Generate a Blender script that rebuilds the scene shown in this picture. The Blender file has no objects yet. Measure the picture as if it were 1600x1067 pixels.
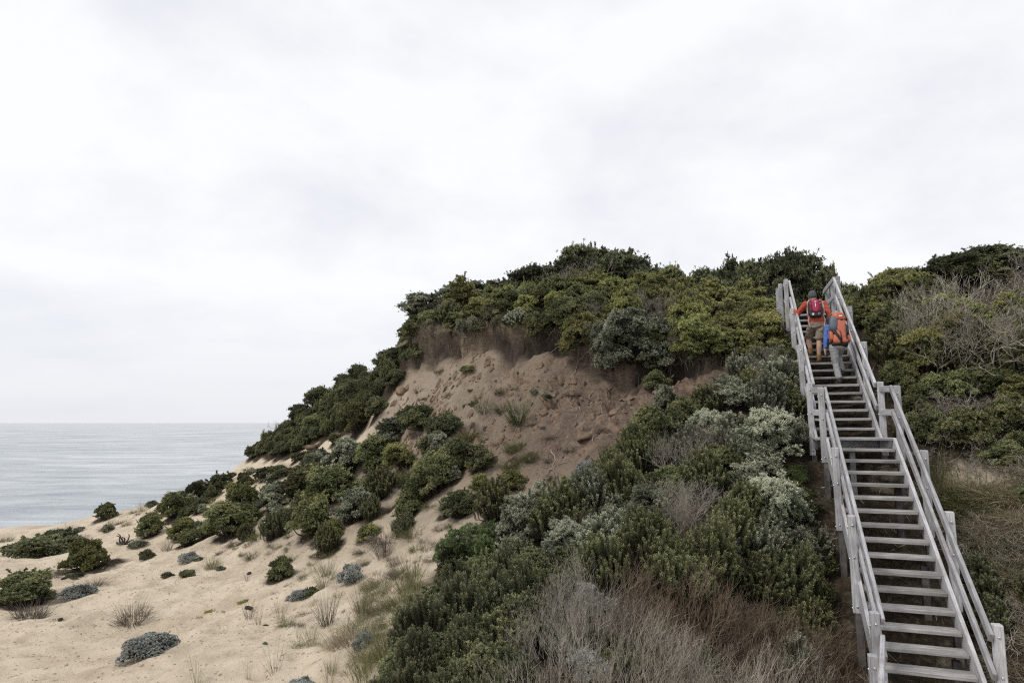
import bpy, math, random
import numpy as np
from mathutils import Vector, Matrix, Euler

S = bpy.context.scene
COL = S.collection
R = math.radians

# ------------------------------------------------------------------ camera
F = 1020.0                                   # focal length in px of the 1600 px wide picture
PITCH = math.atan(126.5 / F)                 # horizon stands below the picture centre
cam_d = bpy.data.cameras.new('camera'); cam = bpy.data.objects.new('camera', cam_d); COL.objects.link(cam)
cam_d.sensor_width = 36.0; cam_d.lens = 36.0 * F / 1600.0
cam_d.clip_start = 0.1; cam_d.clip_end = 90000
cam.location = (0, 0, 0); cam.rotation_euler = (R(90) + PITCH, 0, 0)
S.camera = cam

# ------------------------------------------------------------------ sky
SUN_EL, SUN_AZ = R(52), R(-120)              # azimuth clockwise from +Y: behind the camera, to the left
W = bpy.data.worlds.new('World'); S.world = W; W.use_nodes = True
nt = W.node_tree; nt.nodes.clear()
def N(tree, typ, **kw):
    n = tree.nodes.new(typ)
    for k, v in kw.items(): setattr(n, k, v)
    return n
def mathn(tree, op, a, b=None, clamp=False):
    n = tree.nodes.new('ShaderNodeMath'); n.operation = op; n.use_clamp = clamp
    for i, x in enumerate((a, b)):
        if x is None: continue
        if isinstance(x, (int, float)): n.inputs[i].default_value = x
        else: tree.links.new(x, n.inputs[i])
    return n.outputs[0]
def ramp(tree, fac, stops, interp='LINEAR'):
    n = tree.nodes.new('ShaderNodeValToRGB'); cr = n.color_ramp; cr.interpolation = interp
    while len(cr.elements) < len(stops): cr.elements.new(0.5)
    for e, (p, c) in zip(cr.elements, stops):
        e.position = p; e.color = (c[0], c[1], c[2], 1) if not isinstance(c, (int, float)) else (c, c, c, 1)
    if fac is not None: tree.links.new(fac, n.inputs[0])
    return n.outputs[0]
def mixc(tree, fac, a, b, mode='MIX'):
    n = tree.nodes.new('ShaderNodeMix'); n.data_type = 'RGBA'; n.blend_type = mode
    for sock, v in ((n.inputs[0], fac), (n.inputs[6], a), (n.inputs[7], b)):
        if isinstance(v, (int, float)): sock.default_value = v
        elif isinstance(v, tuple): sock.default_value = (v[0], v[1], v[2], 1)
        else: tree.links.new(v, sock)
    return n.outputs[2]
def noise(tree, vec, scale, detail=4, rough=0.55, dist=0.0):
    n = tree.nodes.new('ShaderNodeTexNoise'); n.inputs['Scale'].default_value = scale
    n.inputs['Detail'].default_value = detail; n.inputs['Roughness'].default_value = rough
    n.inputs['Distortion'].default_value = dist
    if vec is not None: tree.links.new(vec, n.inputs['Vector'])
    return n.outputs['Fac']

sky = N(nt, 'ShaderNodeTexSky', sky_type='NISHITA', sun_disc=False, sun_elevation=SUN_EL, sun_rotation=SUN_AZ)
tc = N(nt, 'ShaderNodeTexCoord')
sep = N(nt, 'ShaderNodeSeparateXYZ'); nt.links.new(tc.outputs['Generated'], sep.inputs[0])
zz = mathn(nt, 'ADD', mathn(nt, 'MAXIMUM', sep.outputs[2], 0.0), 0.16)      # a cloud layer seen from below
cmb = N(nt, 'ShaderNodeCombineXYZ')
nt.links.new(mathn(nt, 'DIVIDE', sep.outputs[0], zz), cmb.inputs[0]); nt.links.new(mathn(nt, 'DIVIDE', sep.outputs[1], zz), cmb.inputs[1])
mp = N(nt, 'ShaderNodeMapping'); mp.inputs['Location'].default_value = (3.1, 1.7, 0.4); mp.inputs['Rotation'].default_value = (0, 0, 0.5); mp.inputs['Scale'].default_value = (0.55, 1.0, 1)
nt.links.new(cmb.outputs[0], mp.inputs[0])
mp2 = N(nt, 'ShaderNodeMapping'); mp2.inputs['Location'].default_value = (0.7, 2.2, 0.1); mp2.inputs['Scale'].default_value = (2.1, 2.1, 3.6); nt.links.new(tc.outputs['Generated'], mp2.inputs[0])
c1 = mathn(nt, 'ADD', mathn(nt, 'MULTIPLY', noise(nt, mp.outputs[0], 1.1, 5, 0.5, 0.1), 0.42), mathn(nt, 'MULTIPLY', noise(nt, mp2.outputs[0], 1.5, 7, 0.55, 0.15), 0.58))
cloud = ramp(nt, c1, [(0.36, (6.95, 7.15, 7.65)), (0.46, (7.85, 7.98, 8.25)), (0.55, (8.6, 8.68, 8.85))])
# thicker, greyer air low over the sea
low = ramp(nt, sep.outputs[2], [(0.0, 1.0), (0.06, 0.75), (0.2, 0.0)])
cloud = mixc(nt, mathn(nt, 'MULTIPLY', low, 0.75), cloud, (6.7, 6.9, 7.35))
skc = mixc(nt, 0.95, sky.outputs[0], cloud)
bg = N(nt, 'ShaderNodeBackground'); bg.inputs['Strength'].default_value = 0.1
nt.links.new(skc, bg.inputs['Color'])
wo = N(nt, 'ShaderNodeOutputWorld'); nt.links.new(bg.outputs[0], wo.inputs['Surface'])

sl = bpy.data.lights.new('sun', 'SUN'); sl.energy = 1.5; sl.angle = R(14); sl.color = (1.0, 0.95, 0.88)
so = bpy.data.objects.new('sun', sl); COL.objects.link(so)
sd = Vector((math.sin(SUN_AZ) * math.cos(SUN_EL), math.cos(SUN_AZ) * math.cos(SUN_EL), math.sin(SUN_EL)))
so.rotation_euler = sd.to_track_quat('Z', 'Y').to_euler(); so.location = (-10, -10, 40)

S.view_settings.view_transform = 'Standard'; S.view_settings.look = 'None'
S.view_settings.exposure = 0.24; S.view_settings.gamma = 1.0; S.view_settings.use_curve_mapping = False
S.render.engine = 'CYCLES'
S.cycles.max_bounces = 6; S.cycles.diffuse_bounces = 3; S.cycles.transparent_max_bounces = 4
S.cycles.use_denoising = False; S.cycles.filter_width = 1.15

# ------------------------------------------------------------------ projection helpers
CP, SP = math.cos(PITCH), math.sin(PITCH)
def ray(px, py):
    x = (px - 800) / F; v = -(py - 533.5) / F
    return np.array([x, CP - v * SP, SP + v * CP])
def project(P):
    P = np.atleast_2d(P); d = P[:, 1] * CP + P[:, 2] * SP; v = -P[:, 1] * SP + P[:, 2] * CP
    return np.c_[800 + F * P[:, 0] / d, 533.5 - F * v / d, d]
def atY(px, py, Y):
    r = ray(px, py); return r * (Y / r[1])
def in_poly(x, y, poly):
    ins = np.zeros(len(x), bool); n = len(poly)
    for i in range(n):
        x0, y0 = poly[i]; x1, y1 = poly[(i + 1) % n]
        c = ((y0 > y) != (y1 > y)) & (x < (x1 - x0) * (y - y0) / ((y1 - y0) or 1e-9) + x0)
        ins ^= c
    return ins

# ------------------------------------------------------------------ object helpers
def tag(o, label=None, cat=None, group=None, kind=None):
    if label: o['label'] = label
    if cat: o['category'] = cat
    if group: o['group'] = group
    if kind: o['kind'] = kind
    return o
def link(name, me, mat=None, parent=None, loc=None):
    o = bpy.data.objects.new(name, me); COL.objects.link(o)
    if mat is not None and me is not None and len(me.materials) == 0: me.materials.append(mat)
    if parent is not None: o.parent = parent
    if loc is not None: o.location = loc
    return o
def empty(name, loc, rz=0.0):
    o = bpy.data.objects.new(name, None); COL.objects.link(o); o.location = loc; o.rotation_euler = (0, 0, rz)
    o.empty_display_size = 0.2
    return o
def np_mesh(name, verts, quads=None, tris=None, smooth=False, tint=None):
    """Fast mesh from arrays; tint is a per-face value read by the leaf materials."""
    me = bpy.data.meshes.new(name)
    verts = np.asarray(verts, np.float32).reshape(-1, 3)
    nq = 0 if quads is None else len(quads); ntr = 0 if tris is None else len(tris)
    loops = []; 
    if nq: loops.append(np.asarray(quads, np.int32).ravel())
    if ntr: loops.append(np.asarray(tris, np.int32).ravel())
    loops = np.concatenate(loops)
    me.vertices.add(len(verts)); me.vertices.foreach_set('co', verts.ravel())
    me.loops.add(len(loops)); me.loops.foreach_set('vertex_index', loops)
    starts = np.concatenate([np.arange(nq) * 4, nq * 4 + np.arange(ntr) * 3]).astype(np.int32)
    me.polygons.add(nq + ntr); me.polygons.foreach_set('loop_start', starts)
    if smooth: me.polygons.foreach_set('use_smooth', np.ones(nq + ntr, bool))
    if tint is not None:
        a = me.attributes.new('tint', 'FLOAT', 'FACE'); a.data.foreach_set('value', np.asarray(tint, np.float32))
    me.update(calc_edges=True); me.validate()
    return me
def nrm(v):
    return v / np.maximum(np.linalg.norm(v, axis=-1, keepdims=True), 1e-9)
def frames(d):
    """two unit vectors across each direction"""
    ref = np.where(np.abs(d[..., 2:3]) > 0.9, np.array([1.0, 0, 0]), np.array([0, 0, 1.0]))
    a = nrm(np.cross(d, ref)); return a, np.cross(d, a)
def tubes(segs, sides=4):
    """segs: list of (p0,p1,r0,r1) -> verts, quads"""
    if not len(segs): return np.zeros((0, 3)), np.zeros((0, 4), int)
    p0 = np.array([s[0] for s in segs], float); p1 = np.array([s[1] for s in segs], float)
    r0 = np.array([s[2] for s in segs], float); r1 = np.array([s[3] for s in segs], float)
    a, b = frames(nrm(p1 - p0)); th = np.arange(sides) * 2 * np.pi / sides
    ring = a[:, None] * np.cos(th)[None, :, None] + b[:, None] * np.sin(th)[None, :, None]
    v = np.concatenate([p0[:, None] + ring * r0[:, None, None], p1[:, None] + ring * r1[:, None, None]], 1)
    n = len(segs); base = (np.arange(n) * 2 * sides)[:, None, None]
    k = np.arange(sides); q = np.stack([k, (k + 1) % sides, (k + 1) % sides + sides, k + sides], 1)[None]
    return v.reshape(-1, 3), (base + q).reshape(-1, 4)
def polytube(pts, rads, sides=6):
    """one continuous tube along a polyline"""
    pts = np.array(pts, float); n = len(pts)
    t = nrm(np.gradient(pts, axis=0)); a, b = frames(t)
    th = np.arange(sides) * 2 * np.pi / sides
    v = pts[:, None] + (a[:, None] * np.cos(th)[None, :, None] + b[:, None] * np.sin(th)[None, :, None]) * np.array(rads, float)[:, None, None]
    q = []
    for i in range(n - 1):
        for k in range(sides):
            q.append((i * sides + k, i * sides + (k + 1) % sides, (i + 1) * sides + (k + 1) % sides, (i + 1) * sides + k))
    return v.reshape(-1, 3), np.array(q)
def cat_meshes(parts):
    V, Q, o = [], [], 0
    for v, q in parts:
        V.append(v); Q.append(np.asarray(q) + o); o += len(v)
    return np.concatenate(V), np.concatenate(Q)

# ------------------------------------------------------------------ materials
def new_mat(name):
    m = bpy.data.materials.new(name); m.use_nodes = True
    t = m.node_tree; b = t.nodes['Principled BSDF']; return m, t, b
def plain(name, col, rough=0.7, var=0.12, scale=40, spec=0.3, bump=0.0):
    m, t, b = new_mat(name); c = N(t, 'ShaderNodeTexCoord')
    n = noise(t, c.outputs['Object'], scale, 5)
    lo = tuple(x * (1 - var) for x in col); hi = tuple(min(1, x * (1 + var)) for x in col)
    t.links.new(ramp(t, n, [(0.3, lo), (0.7, hi)]), b.inputs['Base Color'])
    b.inputs['Roughness'].default_value = rough; b.inputs['Specular IOR Level'].default_value = spec
    if bump:
        bp = N(t, 'ShaderNodeBump'); bp.inputs['Strength'].default_value = bump; bp.inputs['Distance'].default_value = 0.01
        t.links.new(n, bp.inputs['Height']); t.links.new(bp.outputs[0], b.inputs['Normal'])
    return m
def leaf_mat(name, stops, trans=0.22, rough=0.5, hue=0.25):
    """tint (per leaf) runs along the ramp; each plant is shifted a little as a whole"""
    m, t, b = new_mat(name)
    at = N(t, 'ShaderNodeAttribute', attribute_name='tint'); oi = N(t, 'ShaderNodeObjectInfo')
    f = mathn(t, 'ADD', at.outputs['Fac'], mathn(t, 'MULTIPLY', mathn(t, 'SUBTRACT', oi.outputs['Random'], 0.5), hue), clamp=True)
    c = ramp(t, f, stops)
    hs = N(t, 'ShaderNodeHueSaturation'); t.links.new(c, hs.inputs['Color'])
    r2 = N(t, 'ShaderNodeTexWhiteNoise', noise_dimensions='1D'); t.links.new(oi.outputs['Random'], r2.inputs['W'])
    t.links.new(mathn(t, 'ADD', mathn(t, 'MULTIPLY', r2.outputs['Value'], 0.45), 0.78), hs.inputs['Value'])
    t.links.new(mathn(t, 'ADD', mathn(t, 'MULTIPLY', oi.outputs['Random'], 0.035), 0.4825), hs.inputs['Hue'])
    t.links.new(hs.outputs[0], b.inputs['Base Color'])
    b.inputs['Roughness'].default_value = rough; b.inputs['Specular IOR Level'].default_value = 0.35
    if trans > 0:
        tr = N(t, 'ShaderNodeBsdfTranslucent'); t.links.new(hs.outputs[0], tr.inputs['Color'])
        mx = N(t, 'ShaderNodeMixShader'); mx.inputs[0].default_value = trans
        t.links.new(b.outputs[0], mx.inputs[1]); t.links.new(tr.outputs[0], mx.inputs[2])
        t.links.new(mx.outputs[0], t.nodes['Material Output'].inputs['Surface'])
    return m
LM = {
 'deep':   leaf_mat('leaf_deep_green',   [(0, (0.028, 0.036, 0.014)), (0.5, (0.102, 0.118, 0.045)), (1, (0.345, 0.345, 0.165))]),
 'olive':  leaf_mat('leaf_olive_green',  [(0, (0.036, 0.045, 0.014)), (0.5, (0.128, 0.138, 0.047)), (1, (0.370, 0.355, 0.140))]),
 'lime':   leaf_mat('leaf_yellow_green', [(0, (0.042, 0.055, 0.017)), (0.5, (0.135, 0.155, 0.048)), (1, (0.400, 0.400, 0.150))]),
 'grey':   leaf_mat('leaf_grey_green',   [(0, (0.038, 0.046, 0.027)), (0.5, (0.120, 0.138, 0.082)), (1, (0.500, 0.505, 0.380))]),
 'silver': leaf_mat('leaf_silver',       [(0, (0.120, 0.135, 0.122)), (0.5, (0.310, 0.332, 0.308)), (1, (0.540, 0.555, 0.520))], hue=0.15),
 'fern':   leaf_mat('leaf_fresh_green',  [(0, (0.040, 0.062, 0.020)), (0.5, (0.110, 0.160, 0.055)), (1, (0.240, 0.300, 0.115))]),
 'moss':   leaf_mat('leaf_moss',         [(0, (0.12, 0.12, 0.015)), (0.5, (0.26, 0.25, 0.03)), (1, (0.40, 0.37, 0.06))]),
 'dark':   leaf_mat('leaf_dark_green',   [(0, (0.020, 0.027, 0.013)), (0.5, (0.080, 0.092, 0.042)), (1, (0.265, 0.270, 0.140))]),
 'grass':  leaf_mat('grass_green',       [(0, (0.055, 0.060, 0.024)), (0.5, (0.145, 0.150, 0.062)), (1, (0.330, 0.300, 0.150))]),
 'straw':  leaf_mat('grass_straw',       [(0, (0.130, 0.108, 0.068)), (0.5, (0.320, 0.275, 0.180)), (1, (0.520, 0.460, 0.320))]),
 'tuft':   leaf_mat('grass_dry_dark',    [(0, (0.050, 0.042, 0.030)), (0.5, (0.135, 0.112, 0.084)), (1, (0.260, 0.220, 0.165))]),
 'sedge':  leaf_mat('sedge_green',       [(0, (0.024, 0.032, 0.012)), (0.5, (0.065, 0.080, 0.032)), (1, (0.150, 0.155, 0.068))]),
}
def twig_mat(name, lo, hi):
    m, t, b = new_mat(name); c = N(t, 'ShaderNodeTexCoord'); oi = N(t, 'ShaderNodeObjectInfo')
    gi = N(t, 'ShaderNodeNewGeometry')
    f = mathn(t, 'ADD', mathn(t, 'MULTIPLY', gi.outputs['Random Per Island'], 0.75), mathn(t, 'MULTIPLY', oi.outputs['Random'], 0.25))
    col = ramp(t, f, [(0.05, lo), (0.95, hi)])
    t.links.new(col, b.inputs['Base Color']); b.inputs['Roughness'].default_value = 0.85; b.inputs['Specular IOR Level'].default_value = 0.15
    return m
TW = {
 'grey':  twig_mat('twig_grey', (0.085, 0.074, 0.060), (0.44, 0.395, 0.325)),
 'brown': twig_mat('twig_red_brown', (0.075, 0.055, 0.040), (0.320, 0.245, 0.175)),
 'pale':  twig_mat('twig_pale', (0.19, 0.168, 0.138), (0.55, 0.505, 0.425)),
}
BARK = plain('bark', (0.085, 0.068, 0.055), 0.9, 0.4, 30)
ROOT = plain('root_wood', (0.25, 0.205, 0.16), 0.85, 0.25, 25)

# ------------------------------------------------------------------ terrain height
# where the ground stands: (picture x, picture y, metres away)
CTRL = [
 # the sand at lower left
 (0,1067,9.6),(150,1067,9.4),(300,1067,9.1),(450,1067,8.7),(560,1067,8.5),
 (0,990,12.2),(240,1005,11.4),(420,1000,10.7),(560,990,10.2),
 (0,930,15.6),(160,930,15.0),(310,930,14.3),(450,935,13.0),(560,925,12.4),(640,930,11.3),
 (0,880,20.0),(150,880,19.0),(300,880,17.6),(430,875,16.2),(550,870,14.4),(640,870,13.0),
 (0,834,30.0),(80,830,29.5),(160,808,28.5),(240,786,27.5),(320,756,27.0),(380,722,26.5),
 (60,855,24.5),(180,845,23.0),(300,835,20.5),(420,825,18.0),(540,815,16.0),(640,815,14.8),(720,810,13.5),
 # the slope with bushes
 (330,790,22.5),(420,760,21.5),(520,745,19.6),(620,740,17.6),(720,745,15.5),(800,755,14.2),(870,752,13.4),
 (420,712,25.5),(490,690,23.5),(570,675,20.8),(640,660,19.0),(730,665,17.2),(830,665,15.8),(920,690,14.2),(1000,690,13.6),
 # the seaward slope with dark shrubs
 (415,700,27.5),(480,655,27.0),(560,600,25.5),(630,555,23.0),(540,660,22.8),(600,620,20.6),
 # bare slope below the lip
 (640,578,20.6),(720,585,19.3),(800,592,18.3),(880,597,17.3),(960,612,16.3),(1030,625,15.4),(700,620,18.4),(800,625,17.2),(900,640,15.8),(1000,650,14.6),
 # plateau above the lip
 (655,524,21.4),(700,514,20.6),(780,513,19.6),(860,515,18.6),(950,526,17.6),(1040,540,16.6),(1130,552,15.9),
 (700,505,22.8),(820,492,22.0),(950,482,21.5),(1100,482,20.0),
 # the scrub in the middle and the lower centre
 (1060,640,14.0),(1130,610,14.2),(1200,590,14.0),(1060,720,12.6),(1150,690,12.6),(1230,660,12.8),
 (960,770,12.2),(1060,790,11.2),(1160,790,10.8),(1250,760,11.0),
 (800,850,12.0),(880,860,11.0),(1000,880,9.8),(1120,890,9.2),(1250,880,9.0),
 (700,930,10.6),(800,960,9.4),(920,980,8.5),(1050,1000,7.9),(1180,1010,7.6),(1280,1010,7.6),
 (650,1067,8.2),(780,1067,7.6),(920,1067,7.1),(1060,1067,6.8),(1200,1067,6.7),
 # under and beside the stairs
 (1283,812,11.1),(1310,910,9.7),(1335,1035,8.4),(1262,690,12.6),(1245,610,14.2),
 (1420,745,11.0),(1445,800,10.0),(1490,870,8.9),(1550,980,7.7),
 (1460,735,10.6),(1530,790,9.2),(1600,860,8.0),(1600,1000,7.0),
 (1395,690,11.9),(1370,620,13.2),(1340,545,15.2),
]
XYZ = [tuple(atY(*c)) for c in CTRL]
XYZ += [  # places the picture does not show the ground of
 (4.6,22,3.4),(8.0,21,3.5),(11,20,3.9),(1.0,25,4.1),(4.0,27,4.6),(-2.5,25.5,2.6),(9,26,3.9),(14,24,4.6),(7.5,17.3,2.72),(8.6,17.3,2.75),(7.0,18.6,2.75),(9.3,19,3.0),
 (9.5,14.5,2.1),(10.5,13,1.9),(11.5,14.5,2.8),(12.8,13,2.9),(10.0,11.6,0.55),(11.5,11.5,1.5),(9.0,10.3,-0.7),(10.5,9.5,-0.1),(13.5,11,2.2),(14,16.5,3.9),(16,14,4.1),(9.2,8.4,-1.4),(11,8,-.5),(14,8,1.0),(18,10,3.5),
 (8.5,6.0,-2.5),(6,5,-3.6),(2,4.5,-4.1),(-3,5,-4.2),(-8,6,-4.1),(-14,12,-4.3),(-20,20,-4.9),(-28,30,-6.2),
 (-6,30,-3.6),(-10,32,-6.5),(-18,33,-7.5),(-2,33,-2.5),(3,36,1.0),(12,36,3.5),(22,32,4.0),(24,20,5.0),(-1.0,29,1.2),(-4.2,27,-0.6),
 (-34,40,-14),(-20,44,-15),(-8,44,-13),(2,48,-9),(14,50,-4),(26,46,0),(-45,22,-10),(-36,12,-6),(-30,5,-5.5),(20,4,0),(0,1,-3.0),(-12,1,-3.6),(10,1,-2.5),(30,12,5),(34,36,3),
]
XYZ = np.array(XYZ)
_sc = 10.0
def _phi(r2): return 0.5 * r2 * np.log(np.maximum(r2, 1e-12))
def _tps(P, z, lam):
    n = len(P); r2 = ((P[:, None] - P[None]) ** 2).sum(-1); K = _phi(r2) + lam * np.eye(n)
    Q = np.c_[np.ones(n), P]; A = np.zeros((n + 3, n + 3)); A[:n, :n] = K; A[:n, n:] = Q; A[n:, :n] = Q.T
    return np.linalg.solve(A, np.r_[z, 0, 0, 0])
_P = XYZ[:, :2] / _sc; _w = _tps(_P, XYZ[:, 2], 0.004)
def _base(x, y):
    sh = np.shape(x); q = np.c_[np.ravel(x), np.ravel(y)] / _sc; out = np.empty(len(q))
    for i in range(0, len(q), 20000):
        c = q[i:i + 20000]; r2 = ((c[:, None] - _P[None]) ** 2).sum(-1)
        out[i:i + 20000] = _phi(r2) @ _w[:len(_P)] + _w[-3] + c @ _w[-2:]
    return out.reshape(sh)
# the lip of the bare scarp (world x, y), uphill on its left when walked this way
LIP = np.array([atY(*c)[:2] for c in [(628,560,21.4),(665,556,20.7),(720,557,19.9),(780,560,19.2),(840,562,18.6),(900,566,17.9),(960,575,17.2),(1010,585,16.5),(1060,585,16.0),(1110,578,15.6),(1150,565,15.6)]])
def lip_dist(x, y):
    """signed distance to the lip (+ uphill), and position 0..1 along it"""
    sh = np.shape(x); p = np.c_[np.ravel(x), np.ravel(y)]
    best = np.full(len(p), 1e9); sg = np.ones(len(p)); al = np.zeros(len(p))
    for i in range(len(LIP) - 1):
        a, b = LIP[i], LIP[i + 1]; ab = b - a
        t = np.clip(((p - a) @ ab) / (ab @ ab), 0, 1); c = a + t[:, None] * ab
        d = np.linalg.norm(p - c, axis=1); m = d < best
        s = ab[0] * (p[:, 1] - a[1]) - ab[1] * (p[:, 0] - a[0])
        best[m] = d[m]; sg[m] = np.sign(s[m]); al[m] = ((i + t) / (len(LIP) - 1))[m]
    return (best * sg).reshape(sh), al.reshape(sh)
_rs = np.random.RandomState(5)
_oct = [(_rs.uniform(0, 2 * np.pi, 10), _rs.uniform(0, 6.28, 10), f, a) for f, a in ((0.7, 0.05), (1.6, 0.035), (3.4, 0.022), (7.5, 0.011))]
def wob(x, y, gain=1.0):
    z = np.zeros(np.shape(x))
    for ang, ph, f, a in _oct:
        for k in range(10):
            z += a * 0.32 * np.sin((x * np.cos(ang[k]) + y * np.sin(ang[k])) * f * (0.7 + 0.09 * k) * 2 + ph[k])
    return z * gain
_vt = np.random.RandomState(8).rand(64, 64)
def vnoise(x, y):
    xi = np.floor(x).astype(int); yi = np.floor(y).astype(int); u = x - xi; v = y - yi; u = u * u * (3 - 2 * u); v = v * v * (3 - 2 * v)
    g = lambda a, b: _vt[(yi + b) % 64, (xi + a) % 64]
    return (g(0, 0) * (1 - u) + g(1, 0) * u) * (1 - v) + (g(0, 1) * (1 - u) + g(1, 1) * u) * v
def height_fn(x, y):
    z = _base(x, y)
    d, al = lip_dist(x, y)
    dw = d + 0.10 * np.sin(al * 23) + 0.045 * np.sin(al * 57 + 1)
    win = np.clip(al * 9, 0, 1) * np.clip((1 - al) * 6, 0, 1)
    win = win * win * (3 - 2 * win)
    def sst(v): v = np.clip(v, 0, 1); return v * v * (3 - 2 * v)
    step = sst(dw / 0.24 + 0.5) - sst(dw / 2.4 + 0.5)
    z = z + 0.80 * step * win
    # the gully the stairs climb: the ground stays clear below the treads
    su = (x - 6.486) * 0.32413 + (y - 11.2735) * 0.94601; qq = (x - 6.486) * 0.94601 - (y - 11.2735) * 0.32413 + 0.5
    ln = np.where(su < 0.3, -0.264 + su * 0.725 - 1.0, np.minimum(-0.25 + (su - 0.3) * 0.681 - 0.62, 2.66 - 0.22))
    ln = np.maximum(ln, -4.3)
    top = ln + 0.55 * np.maximum(np.abs(qq) - 0.85, 0) ** 1.15
    k = 0.12; dlt = np.clip(0.5 + 0.5 * (top - z) / k, 0, 1)
    z = np.where(np.abs(qq) < 5, top * (1 - dlt) + z * dlt - k * dlt * (1 - dlt), z)
    rough = 1 + 2.6 * np.exp(-((d + 1.2) / 1.6) ** 2) * win
    sc_ = np.exp(-((d + 1.0) / 1.7) ** 2) * win
    tz = z + 0.10 * vnoise(x * 1.3, y * 1.3)
    z = z + sc_ * (0.055 * (np.abs((tz / 0.34) % 1.0 - 0.5) * 4 - 1) + 0.30 * (vnoise(x * 1.9, y * 1.9) - .5) + 0.20 * (vnoise(x * 4.3 + 7, y * 4.3) - .5) * vnoise(x * .9, y * .9 + 4) * 1.7 + 0.13 * (vnoise(x * 8 + 3, y * 8) - .5))
    return z + wob(x, y) * np.clip((np.hypot(x, y) - 3) / 4, 0, 1) * rough, d, al, win

_fp = np.random.RandomState(17); FEET = []
for _k in range(34):                                     # trails of footprints wandering over the sand
    _x, _y, _a = _fp.uniform(-11, -.5), _fp.uniform(9.5, 20), _fp.uniform(0, 6.28)
    for _j in range(_fp.randint(4, 13)):
        _x += .62 * math.cos(_a); _y += .62 * math.sin(_a); _a += _fp.normal(0, .25); FEET.append((_x - .09 * math.sin(_a) * (-1) ** _j, _y + .09 * math.cos(_a) * (-1) ** _j, _fp.uniform(.6, 1.2)))
def footprints(X, Y):
    z = np.zeros(X.shape)
    for fx, fy, fs in FEET:
        i0, i1 = np.searchsorted(GX, [fx - .5, fx + .5]); j0, j1 = np.searchsorted(GY, [fy - .5, fy + .5])
        r2 = ((X[j0:j1, i0:i1] - fx) ** 2 + (Y[j0:j1, i0:i1] - fy) ** 2) / .014
        z[j0:j1, i0:i1] += fs * (-.065 * np.exp(-r2) + .022 * np.exp(-(np.sqrt(r2) - 1.7) ** 2))
    return z
def lines(stops):
    out = [stops[0][0]]
    for (a, _), (b, st) in zip(stops[:-1], stops[1:]):
        n = max(1, int(round((b - a) / st))); out += list(a + (b - a) * (np.arange(n) + 1) / n)
    return np.array(out)
GX = lines([(-60, 0), (-30, 1.2), (-13, 0.35), (-5, 0.13), (7, 0.085), (14, 0.14), (22, 0.4), (45, 1.2)])
GY = lines([(-3, 0), (5, 0.4), (10, 0.11), (22, 0.085), (30, 0.16), (40, 0.5), (70, 1.6)])
XX, YY = np.meshgrid(GX, GY)
ZZ, LD, LA, LW = height_fn(XX, YY)
ZZ = ZZ + footprints(XX, YY) + 0.05 * (vnoise(XX * 1.1 + 9, YY * 1.6) - .5) + 0.028 * (vnoise(XX * 3.3, YY * 3.7 + 5) - .5)
far = np.clip((YY - 44) / 26, 0, 1) + np.clip((-XX - 38) / 22, 0, 1)
ZZ = ZZ - far * 40
def gz(x, y):
    x = np.asarray(x, float); y = np.asarray(y, float)
    i = np.clip(np.searchsorted(GX, x) - 1, 0, len(GX) - 2); j = np.clip(np.searchsorted(GY, y) - 1, 0, len(GY) - 2)
    u = np.clip((x - GX[i]) / (GX[i + 1] - GX[i]), 0, 1); v = np.clip((y - GY[j]) / (GY[j + 1] - GY[j]), 0, 1)
    return (ZZ[j, i] * (1 - u) * (1 - v) + ZZ[j, i + 1] * u * (1 - v) + ZZ[j + 1, i] * (1 - u) * v + ZZ[j + 1, i + 1] * u * v)
def hit(px, py, h=0.0, tmin=5.0, tmax=45.0):
    """where the line of sight meets the surface h above the ground -> ground point below it"""
    r = ray(px, py); t = np.arange(tmin, tmax, 0.03); P = r[None] * t[:, None]
    g = gz(P[:, 0], P[:, 1]) + h; b = np.nonzero(P[:, 2] < g)[0]
    if not len(b): return None
    k = b[0]; return np.array([P[k, 0], P[k, 1], g[k] - h])
HUM = np.zeros(XX.shape)                          # dark humus and litter where scrub grows, filled while planting
def splat(x, y, r):
    global HUM
    i0, i1 = np.searchsorted(GX, [x - 1.6 * r, x + 1.6 * r]); j0, j1 = np.searchsorted(GY, [y - 1.6 * r, y + 1.6 * r])
    if i1 <= i0 or j1 <= j0: return
    d = np.hypot(XX[j0:j1, i0:i1] - x, YY[j0:j1, i0:i1] - y) / r
    HUM[j0:j1, i0:i1] = np.maximum(HUM[j0:j1, i0:i1], np.clip(1.45 - d, 0, 1))

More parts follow.
